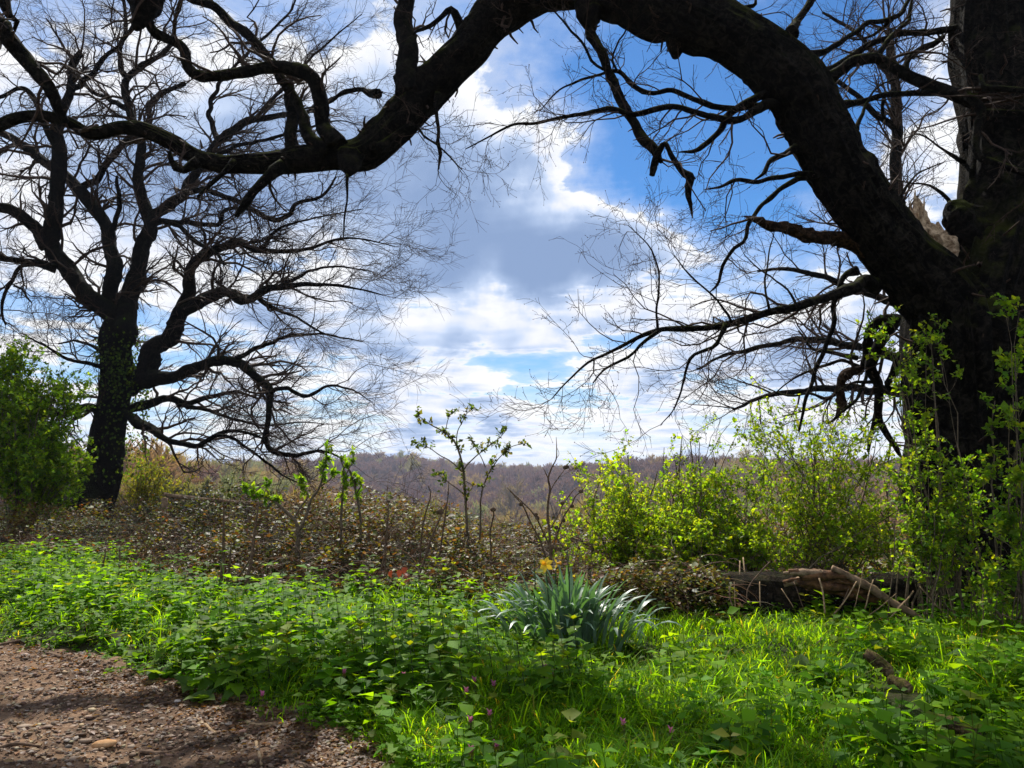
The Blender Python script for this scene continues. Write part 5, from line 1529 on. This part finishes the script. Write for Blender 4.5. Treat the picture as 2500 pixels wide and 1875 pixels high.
# ---------------------------------------------------------------- pale dry stems in front of the log and in the grass
def build_sticks():
    S = [  # region 4 polylines: x, y
        [(940, 870), (945, 930), (958, 965)], [(1070, 850), (1072, 955)], [(1165, 880), (1215, 960)], [(1218, 850), (1238, 905), (1258, 965)], [(1325, 835), (1345, 905), (1352, 985)],
        [(1490, 850), (1440, 930), (1385, 1000)], [(1455, 880), (1420, 960), (1390, 990)], [(1560, 840), (1530, 950), (1500, 1030)], [(1660, 900), (1590, 960), (1535, 1000)], [(1700, 930), (1630, 990), (1560, 1020)],
        [(1735, 890), (1660, 980), (1610, 1030)], [(1520, 780), (1500, 880), (1480, 960)], [(1115, 765), (1060, 820), (1020, 880), (1012, 940)], [(1000, 745), (1005, 810)], [(985, 760), (985, 820)],
        [(780, 915), (830, 900), (880, 880), (900, 880)], [(1340, 1090), (1315, 1120)], [(1595, 1075), (1640, 1115)], [(2045, 1125), (2010, 1175), (1975, 1215)], [(2095, 1098), (2110, 1150), (2130, 1215)],
        [(2065, 1105), (2050, 1140)], [(2200, 900), (2140, 860), (2080, 830), (1990, 800)], [(2212, 1030), (2160, 1010), (2120, 990)], [(1760, 870), (1840, 960), (1900, 1010), (1930, 1020)],
        [(1380, 1170), (1320, 1180)], [(1430, 1140), (1405, 1180)], [(1870, 840), (1900, 960), (1930, 1090)], [(2040, 860), (2035, 960), (2030, 1100)], [(1710, 1000), (1650, 1010)], [(960, 850), (965, 990)],
    ]
    for k, s in enumerate(S):
        g = np.random.default_rng(k)
        pts = [(x, y, 9 if k != 12 else 12) for x, y in s]
        d = 6.6 if s[0][1] < 1040 else 5.6
        if s[0][0] > 2000 and s[0][1] < 1040: d = 6.0
        p, r = trace(4, pts, d, d - .12)
        for q in p: q[2] = max(q[2], float(land(q[0], q[1])) + .012)
        b = p[np.argmin(p[:, 2])].copy(); b[2] = float(land(b[0], b[1]))
        V, F, _, _ = limb(p, np.maximum(r * g.uniform(.3, .75), .003), 6, .03, .6, .05, .1, k + 5)
        where = 'leaning against the fallen log' if d == 6.6 else ('in the shadow by the oak trunk' if d == 6.0 else 'lying in the grass on the right')
        o = link('dry_stem', make_mesh('dry_stem', V - b, F), M_STRAW if k % 3 else M_STALK, None, b)
        PLACED.setdefault(('pale' if k % 3 else 'dark') + ' dry stem ' + where, []).append((p[0][0] / p[0][1], o)); tag(o, ('pale' if k % 3 else 'dark') + ' dry stem ' + where, 'stem', 'dry stems ' + where)
    # sticks on the path
    T = [('brown twig lying near the bottom edge of the path', 3, [(600, 1570, 16), (690, 1575, 17), (760, 1565, 15), (830, 1545, 10)], M_STALK),
         ('pale short stick standing at the front of the path', 3, [(1105, 1535, 16), (1118, 1590, 15), (1128, 1640, 13)], M_STRAW),
         ('pale forked stick at the grass edge of the path', 3, [(1070, 1440, 14), (1110, 1455, 14), (1180, 1460, 13), (1230, 1465, 8)], M_STRAW),
         ('pale knobbly stick lying on the gravel', 3, [(840, 1445, 13), (890, 1465, 14), (930, 1500, 12)], M_STRAW),
         ('dark twig lying across the left edge of the path', 3, [(-20, 1590, 16), (60, 1570, 15), (170, 1555, 10)], M_STALK),
         ('dark twig near the dock leaves on the path', 3, [(670, 1380, 12), (740, 1360, 13), (790, 1345, 9)], M_STALK),
         ('long dark stick along the top left edge of the path', 3, [(0, 1120, 14), (90, 1105, 15), (170, 1100, 12)], M_STALK),
         ('thin brown twig by the lower grass edge', 3, [(1330, 1650, 10), (1460, 1640, 10), (1560, 1610, 7)], M_STALK),
         ('brown leafless twig among the litter at upper left of the path', 3, [(200, 1160, 10), (280, 1175, 10), (340, 1150, 7)], M_STALK)]
    for k, (lab, reg, pts, m) in enumerate(T):
        q = []
        rr = []
        for x, y, w in pts:
            px, py, f = crop(reg, x, y)
            xy = ground_ray(px, py, .02); z = max(float(zpath(xy[:1], xy[1:])[0]), float(land(xy[0], xy[1])) if xy[1] > path_edge(xy[:1])[0] + .1 else -1)
            rr.append(.5 * w * f * xy[1] / FPX); q.append((xy[0], xy[1], z + rr[-1]))
        q = np.array(q); b = q[0].copy()
        V, F, _, _ = limb(q, rr, 7, .012, .8, .1, .2, 70 + k)
        tag(link('twig', make_mesh('twig', V - b, F), m, None, b), lab, 'twig', 'twigs on the path')
    # the orange stone
    v2, f2 = ico2()
    for lab, px, py, s, mt in (('flat orange stone at the bottom of the path', 255, 1808, .062, plain_material('orange_stone', (0.36, 0.18, 0.07), (0.52, 0.32, 0.16), 14)),
                               ('pale flint stone by the dock leaves', 430, 1695, .032, plain_material('flint_stone', (0.36, 0.30, 0.25), (0.5, 0.44, 0.38), 30))):
        xy = ground_ray(px, py + 6, .03)
        vv = v2 * (1 + .14 * fbm(v2 * 1.3, 5, 2)[:, None]) * np.array((1.0, .55, .32))
        o = link('stone', make_mesh('stone', vv * s, f2), mt, None, (xy[0], xy[1], float(zpath(xy[:1], xy[1:])[0]) + s * .24))
        o.rotation_euler = (0, rad(-6), rad(12)); tag(o, lab, 'stone')


build_sticks()

# ---------------------------------------------------------------- grass and herbs
def verge_spots(n, g, lo=3.0, hi=13.0, w=0.80):
    y = lo * (hi / lo) ** g.uniform(0, 1, n); x = g.uniform(-w, w, n) * y
    ok = (y > path_edge(x) + g.normal(0.02, .10, n)) & (y < front(x) + 0.35)
    for cx, cy, cr in CLEAR: ok &= np.hypot(x - cx, y - cy) > cr * g.uniform(.6, 1.2, n)
    return x[ok], y[ok]


def herbness(x, y):
    """1 = nettles and broad leaves, 0 = grass"""
    px = 1250 + x / y * FPX
    py = HOR + EYE / y * FPX
    n = fbm(np.stack([x * 1.4, y * 1.4, np.zeros_like(x)], -1), 131, 3)
    base = np.interp(px, [-200, 400, 900, 1300, 1500, 1900, 2100, 2600], [1.0, .96, .72, .50, .04, .06, .30, .45])
    base = base - .55 * np.exp(-((px - 1180) / 260) ** 2 - ((py - 1800) / 90) ** 2)      # bright grass at the bottom centre
    base = base + .45 * np.exp(-((px - 1950) / 420) ** 2 - ((py - 1510) / 45) ** 2)       # nettle strip before the log
    return np.clip(base + .35 * n, 0, 1)


def build_grass():
    g = np.random.default_rng(55)
    x, y = verge_spots(320000, g)
    hb = herbness(x, y)
    keep = g.uniform(0, 1, len(x)) < (1.0 - .82 * hb)
    clump = fbm(np.stack([x * 5, y * 5, np.zeros_like(x)], -1), 141, 2)
    keep &= g.uniform(-.9, .9, len(x)) < clump + .35
    x, y = x[keep], y[keep]; hb = hb[keep]; clump = clump[keep]
    n = len(x)
    z = land(x, y)
    h = np.exp(g.normal(math.log(.110), .34, n)) * (1 + .45 * clump) * (1 + .4 * fbm(np.stack([x * 1.3, y * 1.3, np.zeros_like(x)], -1), 143, 2)) * (0.8 + .25 * (y < 5.0))
    e = y - path_edge(x)
    h = h * np.clip(.45 + e * 1.5, .45, 1)
    az = g.uniform(0, 6.28, n) + 0
    lean = np.column_stack([np.cos(az), np.sin(az), np.zeros(n)])
    c = g.uniform(.35, 1.25, n)
    w = np.column_stack([-np.sin(az), np.cos(az), np.zeros(n)]) * (g.uniform(.0016, .0034, n) * (1 + .08 * y))[:, None]
    b = np.column_stack([x, y, z - .01])
    lv = []
    for t, ww in ((0, 1), (.4, .95), (.75, .65)):
        p = b + np.array((0, 0, 1.0)) * (h * t * (1 - .30 * t * c))[:, None] + lean * (h * t * t * c * .85)[:, None]
        lv += [p - w * ww, p + w * ww]
    lv.append(b + np.array((0, 0, 1.0)) * (h * (1 - .38 * c))[:, None] + lean * (h * c * .95)[:, None])
    V = np.stack(lv, 1)
    F = (np.arange(n) * 7)[:, None, None] + np.array([(0, 1, 3), (0, 3, 2), (2, 3, 5), (2, 5, 4), (4, 5, 6)])[None]
    col = palette(n, [(0.10, 0.22, 0.012), (0.135, 0.27, 0.014), (0.07, 0.16, 0.012), (0.18, 0.29, 0.02), (0.30, 0.24, 0.10)], [4, 4, 2, 2, .5], .18, g)
    o = link('grass', make_mesh('grass', V.reshape(-1, 3), F.reshape(-1, 3), np.repeat(col, 7, 0)), M_GRASS)
    tag(o, 'lush bright green spring grass between path and brambles', 'grass', kind='stuff')
    print('grass', n)


build_grass()


def build_herbs():
    g = np.random.default_rng(56)
    a = Acc()
    x, y = verge_spots(17500, g)
    hb = herbness(x, y)
    k = g.uniform(0, 1, len(x)) < hb * .95
    x, y = x[k], y[k]; n = len(x)
    z = land(x, y)
    e = y - path_edge(x)
    h = np.exp(g.normal(math.log(.135), .36, n)) * np.clip(.35 + e * .9, .35, 1) * (1 + .70 * fbm(np.stack([x * 1.5, y * 1.5, np.zeros_like(x)], -1), 151, 2))
    h = np.maximum(h, .03)
    tilt = g.normal(0, .12, (n, 2))
    hue = palette(n, [(0.075, 0.17, 0.012), (0.11, 0.22, 0.014), (0.05, 0.12, 0.012), (0.15, 0.25, 0.018), (0.13, 0.15, 0.03)], [3, 4, 2, 2, .6], .15, g)
    nl = 4
    for lev in range(nl):
        t = (lev + .6) / nl
        az0 = g.uniform(0, 6.28, n)
        for s in (0, 1):
            az = az0 + s * math.pi + g.normal(0, .25, n)
            pos = np.column_stack([x + tilt[:, 0] * h * t, y + tilt[:, 1] * h * t, z + h * t])
            drop = -.45 + .75 * t
            ax = np.column_stack([np.cos(az), np.sin(az), np.full(n, drop) + g.normal(0, .2, n)])
            nr = np.column_stack([g.normal(0, .25, (n, 2)), np.ones(n)])
            size = (.078 - .034 * t) * np.exp(g.normal(0, .22, n)) * np.clip(h / .13, .6, 1.5)
            cc = hue * (1 + .55 * max(0, t - .55))
            V, F, C = leaves(pos, ax, nr, size, np.clip(cc, 0, .9), LEAF_V, LEAF_F, 1.25)
            a.add(V, F, C)
    st = np.column_stack([x, y, z]); tp = np.column_stack([x + tilt[:, 0] * h, y + tilt[:, 1] * h, z + h])
    V, F = tubes(np.stack([st, (st + tp) / 2, tp], 1), np.full((n, 3), .0016), 3)
    a.add(V, F, np.repeat(hue * .6, 9, 0))
    o = a.build('nettle_bed', M_HERB)
    tag(o, 'carpet of young nettles and cleavers below the brambles', 'nettles', kind='stuff')
    # low round leaves under everything
    b = Acc()
    x, y = verge_spots(30000, g, 3.0, 11)
    k = g.uniform(0, 1, len(x)) < .3 + .5 * herbness(x, y)
    x, y = x[k], y[k]; n = len(x)
    az = g.uniform(0, 6.28, n)
    pos = np.column_stack([x, y, land(x, y) + np.abs(g.normal(.02, .022, n))])
    V, F, C = leaves(pos, np.column_stack([np.cos(az), np.sin(az), g.normal(.1, .3, n)]), np.column_stack([g.normal(0, .35, (n, 2)), np.ones(n)]),
                     np.exp(g.normal(math.log(.035), .35, n)), palette(n, [(0.045, 0.095, 0.016), (0.07, 0.13, 0.018), (0.10, 0.15, 0.03)], [3, 3, 1], .2, g), LEAF_V, LEAF_F, 1.5)
    b.add(V, F, C)
    o = b.build('ground_cover', M_HERB)
    tag(o, 'low round leaved weeds carpeting the soil under the grass', 'weeds', kind='stuff')
    print('herbs', n)


build_herbs()


def nettle_leaf_mesh(name, col, tip):
    n = 8
    V = []; L = []; R = []; Mi = []
    for k in range(n + 1):
        t = k / n
        w = .40 * math.sin(math.pi * min(1, t ** .62)) * (1 - .15 * t)
        if 0 < k < n: w *= 1.16 if k % 2 else .86
        zz = -.22 * t * t
        V += [(-w, t - (.05 if k % 2 else 0), zz + .14 * w), (0, t, zz), (w, t - (.05 if k % 2 else 0), zz + .14 * w)]
    F = []
    for k in range(n):
        a = k * 3
        F += [(a, a + 1, a + 4, a + 3), (a + 1, a + 2, a + 5, a + 4)]
    V = np.array(V); c = np.tile(np.array(col), (len(V), 1)) * (1 + (tip - 1) * V[:, 1:2])
    return make_mesh(name, V, np.array(F), c)


M_NSTEM = plain_material('nettle_stem', (0.03, 0.045, 0.012), (0.06, 0.08, 0.02), 30)


def build_nettles():
    g = np.random.default_rng(91)
    mats = []
    mesh = []
    for col, tip in (((0.065, 0.14, 0.014), 1.1), ((0.095, 0.19, 0.016), 1.2), ((0.13, 0.225, 0.018), 1.2), ((0.12, 0.20, 0.018), 1.1), ((0.15, 0.18, 0.02), 1.1)):
        m = nettle_leaf_mesh('leaf', col, tip); m.materials.append(M_HERB); mesh.append(m)
    sv, sf = tubes(np.array([[(0, 0, 0), (.02, .01, .5), (0, 0, 1.0)]]), np.array([[.004, .0035, .0025]]), 5)
    # plants: px and py of the top, depth, height
    tops = [(1003, 1508, 4.7, .26), (1078, 1485, 4.9, .26), (1163, 1508, 4.75, .27), (1122, 1540, 4.6, .22), (1070, 1585, 4.4, .20), (1000, 1575, 4.4, .20), (1262, 1565, 4.55, .24), (1235, 1618, 4.3, .18),
            (1350, 1560, 4.6, .26), (1320, 1590, 4.4, .22), (1400, 1512, 4.8, .30), (1275, 1640, 4.2, .17), (1385, 1600, 4.4, .22), (1195, 1590, 4.4, .2), (1120, 1610, 4.3, .17), (1440, 1590, 4.5, .2),
            (940, 1500, 4.9, .24), (910, 1470, 5.2, .24), (960, 1560, 4.6, .2), (1045, 1455, 5.3, .24), (880, 1530, 4.9, .2),
            (560, 1590, 4.95, .2), (610, 1560, 5.1, .22), (575, 1625, 4.75, .17), (650, 1590, 4.8, .18), (520, 1610, 5.0, .18), (700, 1570, 4.9, .2), (640, 1545, 5.1, .2),
            (905, 1400, 6.6, .26), (820, 1450, 5.8, .24), (760, 1475, 5.6, .24), (985, 1430, 5.9, .26)]
    for i, (px, py, d, h) in enumerate(tops):
        t = P(px, py, d); zg = float(land(t[0], t[1])); H = max(h, t[2] - zg)
        if i < 16: lab, gr = 'toothed nettle with yellow green tip in the clump before the daffodils', 'nettles before the daffodils'
        elif i < 21 or i >= 28: lab, gr = 'dark toothed nettle left of the daffodil clump', 'nettles left of the daffodils'
        else: lab, gr = 'yellow tipped nettle beside the path edge', 'nettles beside the path'
        e = empty('nettle_plant', (t[0], t[1], zg), lab, 'nettle', gr)
        PLACED.setdefault(lab, []).append((t[0] / t[1], e))
        me = make_mesh('stem', sv * np.array((1, 1, H)), sf); link('stem', me, M_NSTEM, e)
        az0 = g.uniform(0, 3.14)
        lv = 5
        for k in range(lv):
            f = (k + 1) / lv
            for s in (0, 1):
                o = bpy.data.objects.new('leaf', mesh[min(4, [0, 0, 1, 2, 3][k] + (1 if g.uniform() < .25 else 0))])
                COL.objects.link(o); o.parent = e
                sz = (.125 - .060 * f) * g.uniform(.85, 1.2)
                o.location = (0, 0, H * (.25 + .75 * f)); o.scale = (sz * 1.05, sz, sz)
                o.rotation_euler = (rad(-25 + 60 * f * f + g.normal(0, 8)), rad(g.normal(0, 8)), az0 + k * math.pi / 2 + s * math.pi + g.normal(0, .15))
        for s in range(3):
            o = bpy.data.objects.new('leaf', mesh[3 if g.uniform() < .6 else 4]); COL.objects.link(o); o.parent = e
            sz = .05; o.location = (0, 0, H); o.scale = (sz, sz, sz); o.rotation_euler = (rad(55), 0, az0 + s * 2.1)
    # broad dock leaves by the path
    dm = []
    for col in ((0.050, 0.105, 0.030), (0.075, 0.135, 0.040), (0.11, 0.17, 0.06)):
        V, F = [], []
        n = 7
        for k in range(n + 1):
            t = k / n; w = .33 * math.sin(math.pi * min(1, (t * .93 + .07) ** .7)); zz = .25 * t - .5 * t * t
            V += [(-w, t, zz + .25 * w), (0, t, zz), (w, t, zz + .25 * w)]
        for k in range(n):
            q = k * 3; F += [(q, q + 1, q + 4, q + 3), (q + 1, q + 2, q + 5, q + 4)]
        m = make_mesh('leaf', np.array(V), np.array(F), np.tile(col, (len(V), 1))); m.materials.append(M_HERB); dm.append(m)
    docks = [(470, 1655, .15, 'broad leaved dock at the upper path edge'), (500, 1685, .13, 'broad leaved dock drooping onto the gravel'), (395, 1630, .13, 'broad leaved dock near the small grass tuft'),
             (700, 1690, .12, 'pale broad leaved dock in front of the nettles by the path'), (900, 1605, .13, 'broad leaved dock between nettles and path'), (1005, 1690, .12, 'pale broad leaved weed near the pink flowers'),
             (1545, 1590, .13, 'dark broad leaved dock right of the daffodils'), (1960, 1650, .14, 'grey green broad leaved dock in the lawn on the right'), (2010, 1670, .13, 'second grey green dock in the lawn on the right'),
             (860, 1745, .10, 'broad leaved weed over the bare soil edge'), (2130, 1750, .13, 'dark broad leaved dock below the short log'), (330, 1590, .13, 'dark broad leaved dock in the shade on the left'),
             (200, 1560, .14, 'dark broad leaved dock above the left path edge'), (1790, 1600, .12, 'small broad leaved dock in the middle of the lawn')]
    for i, (px, py, s, lab) in enumerate(docks):
        xy = ground_ray(px, py, .08); zg = float(land(xy[0], xy[1]))
        e = empty('dock_plant', (xy[0], xy[1], zg), lab, 'weed', 'broad leaved docks')
        for k in range(8):
            o = bpy.data.objects.new('leaf', dm[int(g.integers(0, 3))]); COL.objects.link(o); o.parent = e
            q = s * g.uniform(.7, 1.15); o.scale = (q, q, q); o.location = (g.normal(0, .01), g.normal(0, .01), .015)
            o.rotation_euler = (rad(g.uniform(12, 50)), rad(g.normal(0, 12)), k * .785 + g.normal(0, .25))


build_nettles()


def simple_colour(name, col, trans=.35, rough=.5):
    m, g, out = material(name)
    b = principled(g, None, (*col, 1), rough, .3)
    t = g.add('ShaderNodeBsdfTranslucent'); t.inputs[0].default_value = (*col, 1)
    mx = g.add('ShaderNodeMixShader'); mx.inputs[0].default_value = trans
    g.l.new(b.outputs[0], mx.inputs[1]); g.l.new(t.outputs[0], mx.inputs[2]); g.l.new(mx.outputs[0], out.inputs[0])
    return m


M_PINK = simple_colour('pink_flower', (0.55, 0.16, 0.30))
M_YELLOW = simple_colour('daffodil_yellow', (0.80, 0.55, 0.03), .35)
M_YELLOW2 = simple_colour('daffodil_trumpet', (0.80, 0.42, 0.02), .3)
M_DAFF = leaf_material('daffodil_leaf', .42, .5, .25, (1.0, 1.5, .3), (.8, .85, .85))
M_REDLEAF = simple_colour('red_dead_leaf', (0.30, 0.055, 0.02), .35)


def build_deadnettles():
    g = np.random.default_rng(17)
    m = nettle_leaf_mesh('leaf', (0.085, 0.13, 0.03), 1.1); m.materials.append(M_HERB)
    m2 = nettle_leaf_mesh('leaf', (0.15, 0.12, 0.05), 1.1); m2.materials.append(M_HERB)
    pet = make_mesh('flower', np.array([(-.25, 0, 0), (.25, 0, 0), (.3, .6, .25), (0, 1, .2), (-.3, .6, .25)]), [np.array([(0, 1, 2, 3, 4)])]); pet.materials.append(M_PINK)
    sv, sf = tubes(np.array([[(0, 0, 0), (.01, .0, .5), (0, 0, 1.0)]]), np.array([[.003, .003, .0025]]), 4)
    S = [(640, 1700), (985, 1688), (1330, 1668), (1350, 1685), (1138, 1735), (1158, 1715), (1205, 1720), (1195, 1775), (1148, 1800), (1212, 1842), (1150, 1860), (1522, 1815), (1640, 1850), (840, 1660)]
    for i, (px, py) in enumerate(S):
        d = EYE / max((py + 45 - HOR) / FPX, .1)
        t = P(px, py, d); zg = float(land(t[0], t[1])); H = max(.16, t[2] - zg)
        lab = 'purple dead nettle with pink flowers in the bright grass' if 2 <= i <= 12 else 'lone purple dead nettle left of the bright grass'
        e = empty('dead_nettle', (t[0], t[1], zg), lab, 'wildflower', 'pink flowered dead nettles' if 2 <= i <= 12 else 'dead nettles near the path')
        PLACED.setdefault(lab, []).append((t[0] / t[1], e))
        link('stem', make_mesh('stem', sv * np.array((1, 1, H)), sf), M_STALK, e)
        for k in range(4):
            for s in range(4 if k > 1 else 2):
                o = bpy.data.objects.new('leaf', m2 if k == 3 and g.uniform() < .5 else m); COL.objects.link(o); o.parent = e
                sz = (.034 - .004 * k); o.scale = (sz * 1.2, sz, sz); o.location = (0, 0, H * (.45 + .17 * k)); o.rotation_euler = (rad(-35 + g.normal(0, 8)), 0, k * .8 + s * (1.57 if k > 1 else 3.14))
        for k in range(8):
            o = bpy.data.objects.new('flower', pet); COL.objects.link(o); o.parent = e
            o.scale = (.020, .024, .024); o.location = (0, 0, H * (.93 + .06 * (k % 3))); o.rotation_euler = (rad(35), 0, k * .79)
    # a yellow dandelion far left
    t = ground_ray(265, 1448, .12)
    e = empty('dandelion', (t[0], t[1], float(land(t[0], t[1]))), 'small yellow dandelion in the nettle bed on the left', 'wildflower')
    V, F = tubes(np.array([[(0, 0, 0), (0, .01, .08), (0, 0, .15)]]), np.full((1, 3), .003), 4)
    link('stem', make_mesh('stem', V, F), M_HERB if False else M_STALK, e)
    th = np.linspace(0, 6.283, 14, endpoint=False)
    V = np.vstack([[(0, 0, .155)], np.column_stack([np.cos(th) * .026, np.sin(th) * .026, np.full(14, .152) + .006 * np.cos(7 * th)])])
    link('flower_head', make_mesh('flower_head', V, np.array([(0, k + 1, (k + 1) % 14 + 1) for k in range(14)])), M_YELLOW, e)
    # red dead leaves in the brambles
    r = empty('red_leaf_spray', P(995, 1440, 7.9), 'spray of rusty red dead leaves in front of the brambles', 'leaves')
    for k in range(9):
        m = nettle_leaf_mesh('leaf', (1, 1, 1), 1); m.materials.append(M_REDLEAF)
        o = link('leaf', m, None, r); s = g.uniform(.05, .085); o.scale = (s, s, s)
        o.location = (g.normal(0, .06), g.normal(0, .04), .05 + g.uniform(0, .22)); o.rotation_euler = (g.uniform(-1.4, .4), g.normal(0, .4), g.uniform(0, 6.28))
    V, F = tubes(np.array([[(0, 0, -.15), (0, 0, .1), (.01, 0, .3)]]), np.full((1, 3), .004), 4)
    link('stem', make_mesh('stem', V, F), M_STALK, r)


build_deadnettles()


def build_daffodils():
    g = np.random.default_rng(23)
    d = 5.9
    c = P(1385, 1525, d); zg = float(land(c[0], c[1]))
    b = np.array((c[0], c[1], zg))
    e = empty('daffodil_clump', b, 'clump of blue green strap leaved daffodils with a yellow flower', 'daffodils')
    meshes = []
    for k in range(18):
        bend = np.linspace(.25, 2.5, 18)[k]; n = 9
        V, F = [], []
        pos = np.zeros(3); ang = math.radians(4 + 14 * g.uniform())
        w0 = g.uniform(.011, .015)
        for i in range(n + 1):
            t = i / n
            w = w0 * min(1, (1 - t) * 4 + .12)
            V += [(-w, pos[1], pos[2] + w * .25), (0, pos[1], pos[2]), (w, pos[1], pos[2] + w * .25)]
            ang += bend / n * (.25 + 1.6 * t * t) * 1.2
            pos = pos + np.array((0, math.sin(ang), math.cos(ang))) * (1.0 / n)
        for i in range(n):
            q = i * 3; F += [(q, q + 1, q + 4, q + 3), (q + 1, q + 2, q + 5, q + 4)]
        V = np.array(V)
        col = np.array((0.17, 0.25, 0.17)) * (1 + .35 * g.normal(0, .5))
        m = make_mesh('leaf', V * np.array((1.0 / .45, 1, 1)), np.array(F), np.tile(np.clip(col, .01, .5), (len(V), 1))); m.materials.append(M_DAFF); meshes.append(m)
    for k in range(230):
        r = min(.36, abs(g.normal(0, .19))); az = g.uniform(0, 6.28)
        o = bpy.data.objects.new('leaf', meshes[int(np.clip(abs(g.normal(6.5, 5.0)) + r * 16, 0, 17))]); COL.objects.link(o); o.parent = e
        L = g.uniform(.46, .70) * (1 - .3 * min(1, r * 2)); o.scale = (.55, L, L)
        o.location = (r * math.cos(az) * 1.45, r * math.sin(az) * .8, -.01)
        out = math.atan2(-r * math.cos(az) * 1.45 - g.normal(0, .06), r * math.sin(az) + g.normal(0, .05) - .03)
        o.rotation_euler = (0, rad(g.normal(0, 7)), out + g.normal(0, .5))
    # dark stems rising through the leaves
    for px, py, base in ((1305, 1355, 1300), (1385, 1345, 1388), (1435, 1395, 1430)):
        t = P(px, py, d); s0 = P(base, 1520, d)
        V, F, _, _ = limb([s0 - b, (s0 + t) / 2 - b + np.array((.01, 0, 0)), t - b], [.006, .005, .003], 6, .04)
        link('stem', make_mesh('stem', V, F), M_STALK if px == 1435 else simple_colour('daffodil_stem', (0.03, 0.075, 0.025), .2), e)
    petal = np.array([(0, 0, 0), (-.28, .35, .05), (-.30, .62, .08), (0, 1, .02), (.30, .62, .08), (.28, .35, .05), (0, .5, -.03)])
    pm = make_mesh('petal', petal, np.array([(0, 6, 1), (1, 6, 2), (2, 6, 3), (3, 6, 4), (4, 6, 5), (5, 6, 0)])); pm.materials.append(M_YELLOW)
    th = np.linspace(0, 6.283, 18, endpoint=False)
    rings = []
    for t, r in ((0, .16), (.35, .2), (.7, .23), (1.0, .33)):
        rings.append(np.column_stack([np.cos(th) * r * (1 + (.12 * np.cos(9 * th) if t == 1 else 0)), np.sin(th) * r * (1 + (.12 * np.cos(9 * th) if t == 1 else 0)), np.full(18, t * .75)]))
    V = np.concatenate(rings); F = [(k * 18 + j, k * 18 + (j + 1) % 18, (k + 1) * 18 + (j + 1) % 18, (k + 1) * 18 + j) for k in range(3) for j in range(18)]
    tm = make_mesh('trumpet', V, np.array(F)); tm.materials.append(M_YELLOW2)
    for px, py, rot, s in ((1332, 1378, (rad(70), 0, rad(-30)), .050), (1360, 1375, (rad(85), 0, rad(80)), .040)):
        t = P(px, py, d - .05)
        f = bpy.data.objects.new('flower', tm); COL.objects.link(f); f.parent = e
        f.location = t - b; f.rotation_euler = rot; f.scale = (s, s, s)
        for k in range(6):
            o = bpy.data.objects.new('petal', pm); COL.objects.link(o); o.parent = f
            o.rotation_euler = (rad(-14 + g.normal(0, 10)), 0, k * math.pi / 3); o.scale = (1.15, 1.25, 1.15)
        s0 = P(1345, 1530, d)
        V, F, _, _ = limb([s0 - b, (s0 * .4 + t * .6) - b, t - b + np.array((0, .03, .01)), t - b], [.005, .0045, .004, .004], 6, .03)
        link('stem', make_mesh('stem', V, F), simple_colour('daffodil_stem', (0.03, 0.075, 0.025), .2), e)


build_daffodils()


# labels: number look-alikes from left to right
WORDS = ['first', 'second', 'third', 'fourth', 'fifth', 'sixth', 'seventh', 'eighth', 'ninth', 'tenth', 'eleventh', 'twelfth', 'thirteenth', 'fourteenth', 'fifteenth', 'sixteenth',
         'seventeenth', 'eighteenth', 'nineteenth', 'twentieth', 'twenty-first', 'twenty-second', 'twenty-third']
for lab, lst in PLACED.items():
    lst.sort(key=lambda q: q[0])
    for k, (_, o) in enumerate(lst):
        o['label'] = lab + ', ' + ('leftmost' if k == 0 else 'rightmost' if k == len(lst) - 1 else WORDS[k] + ' from left')
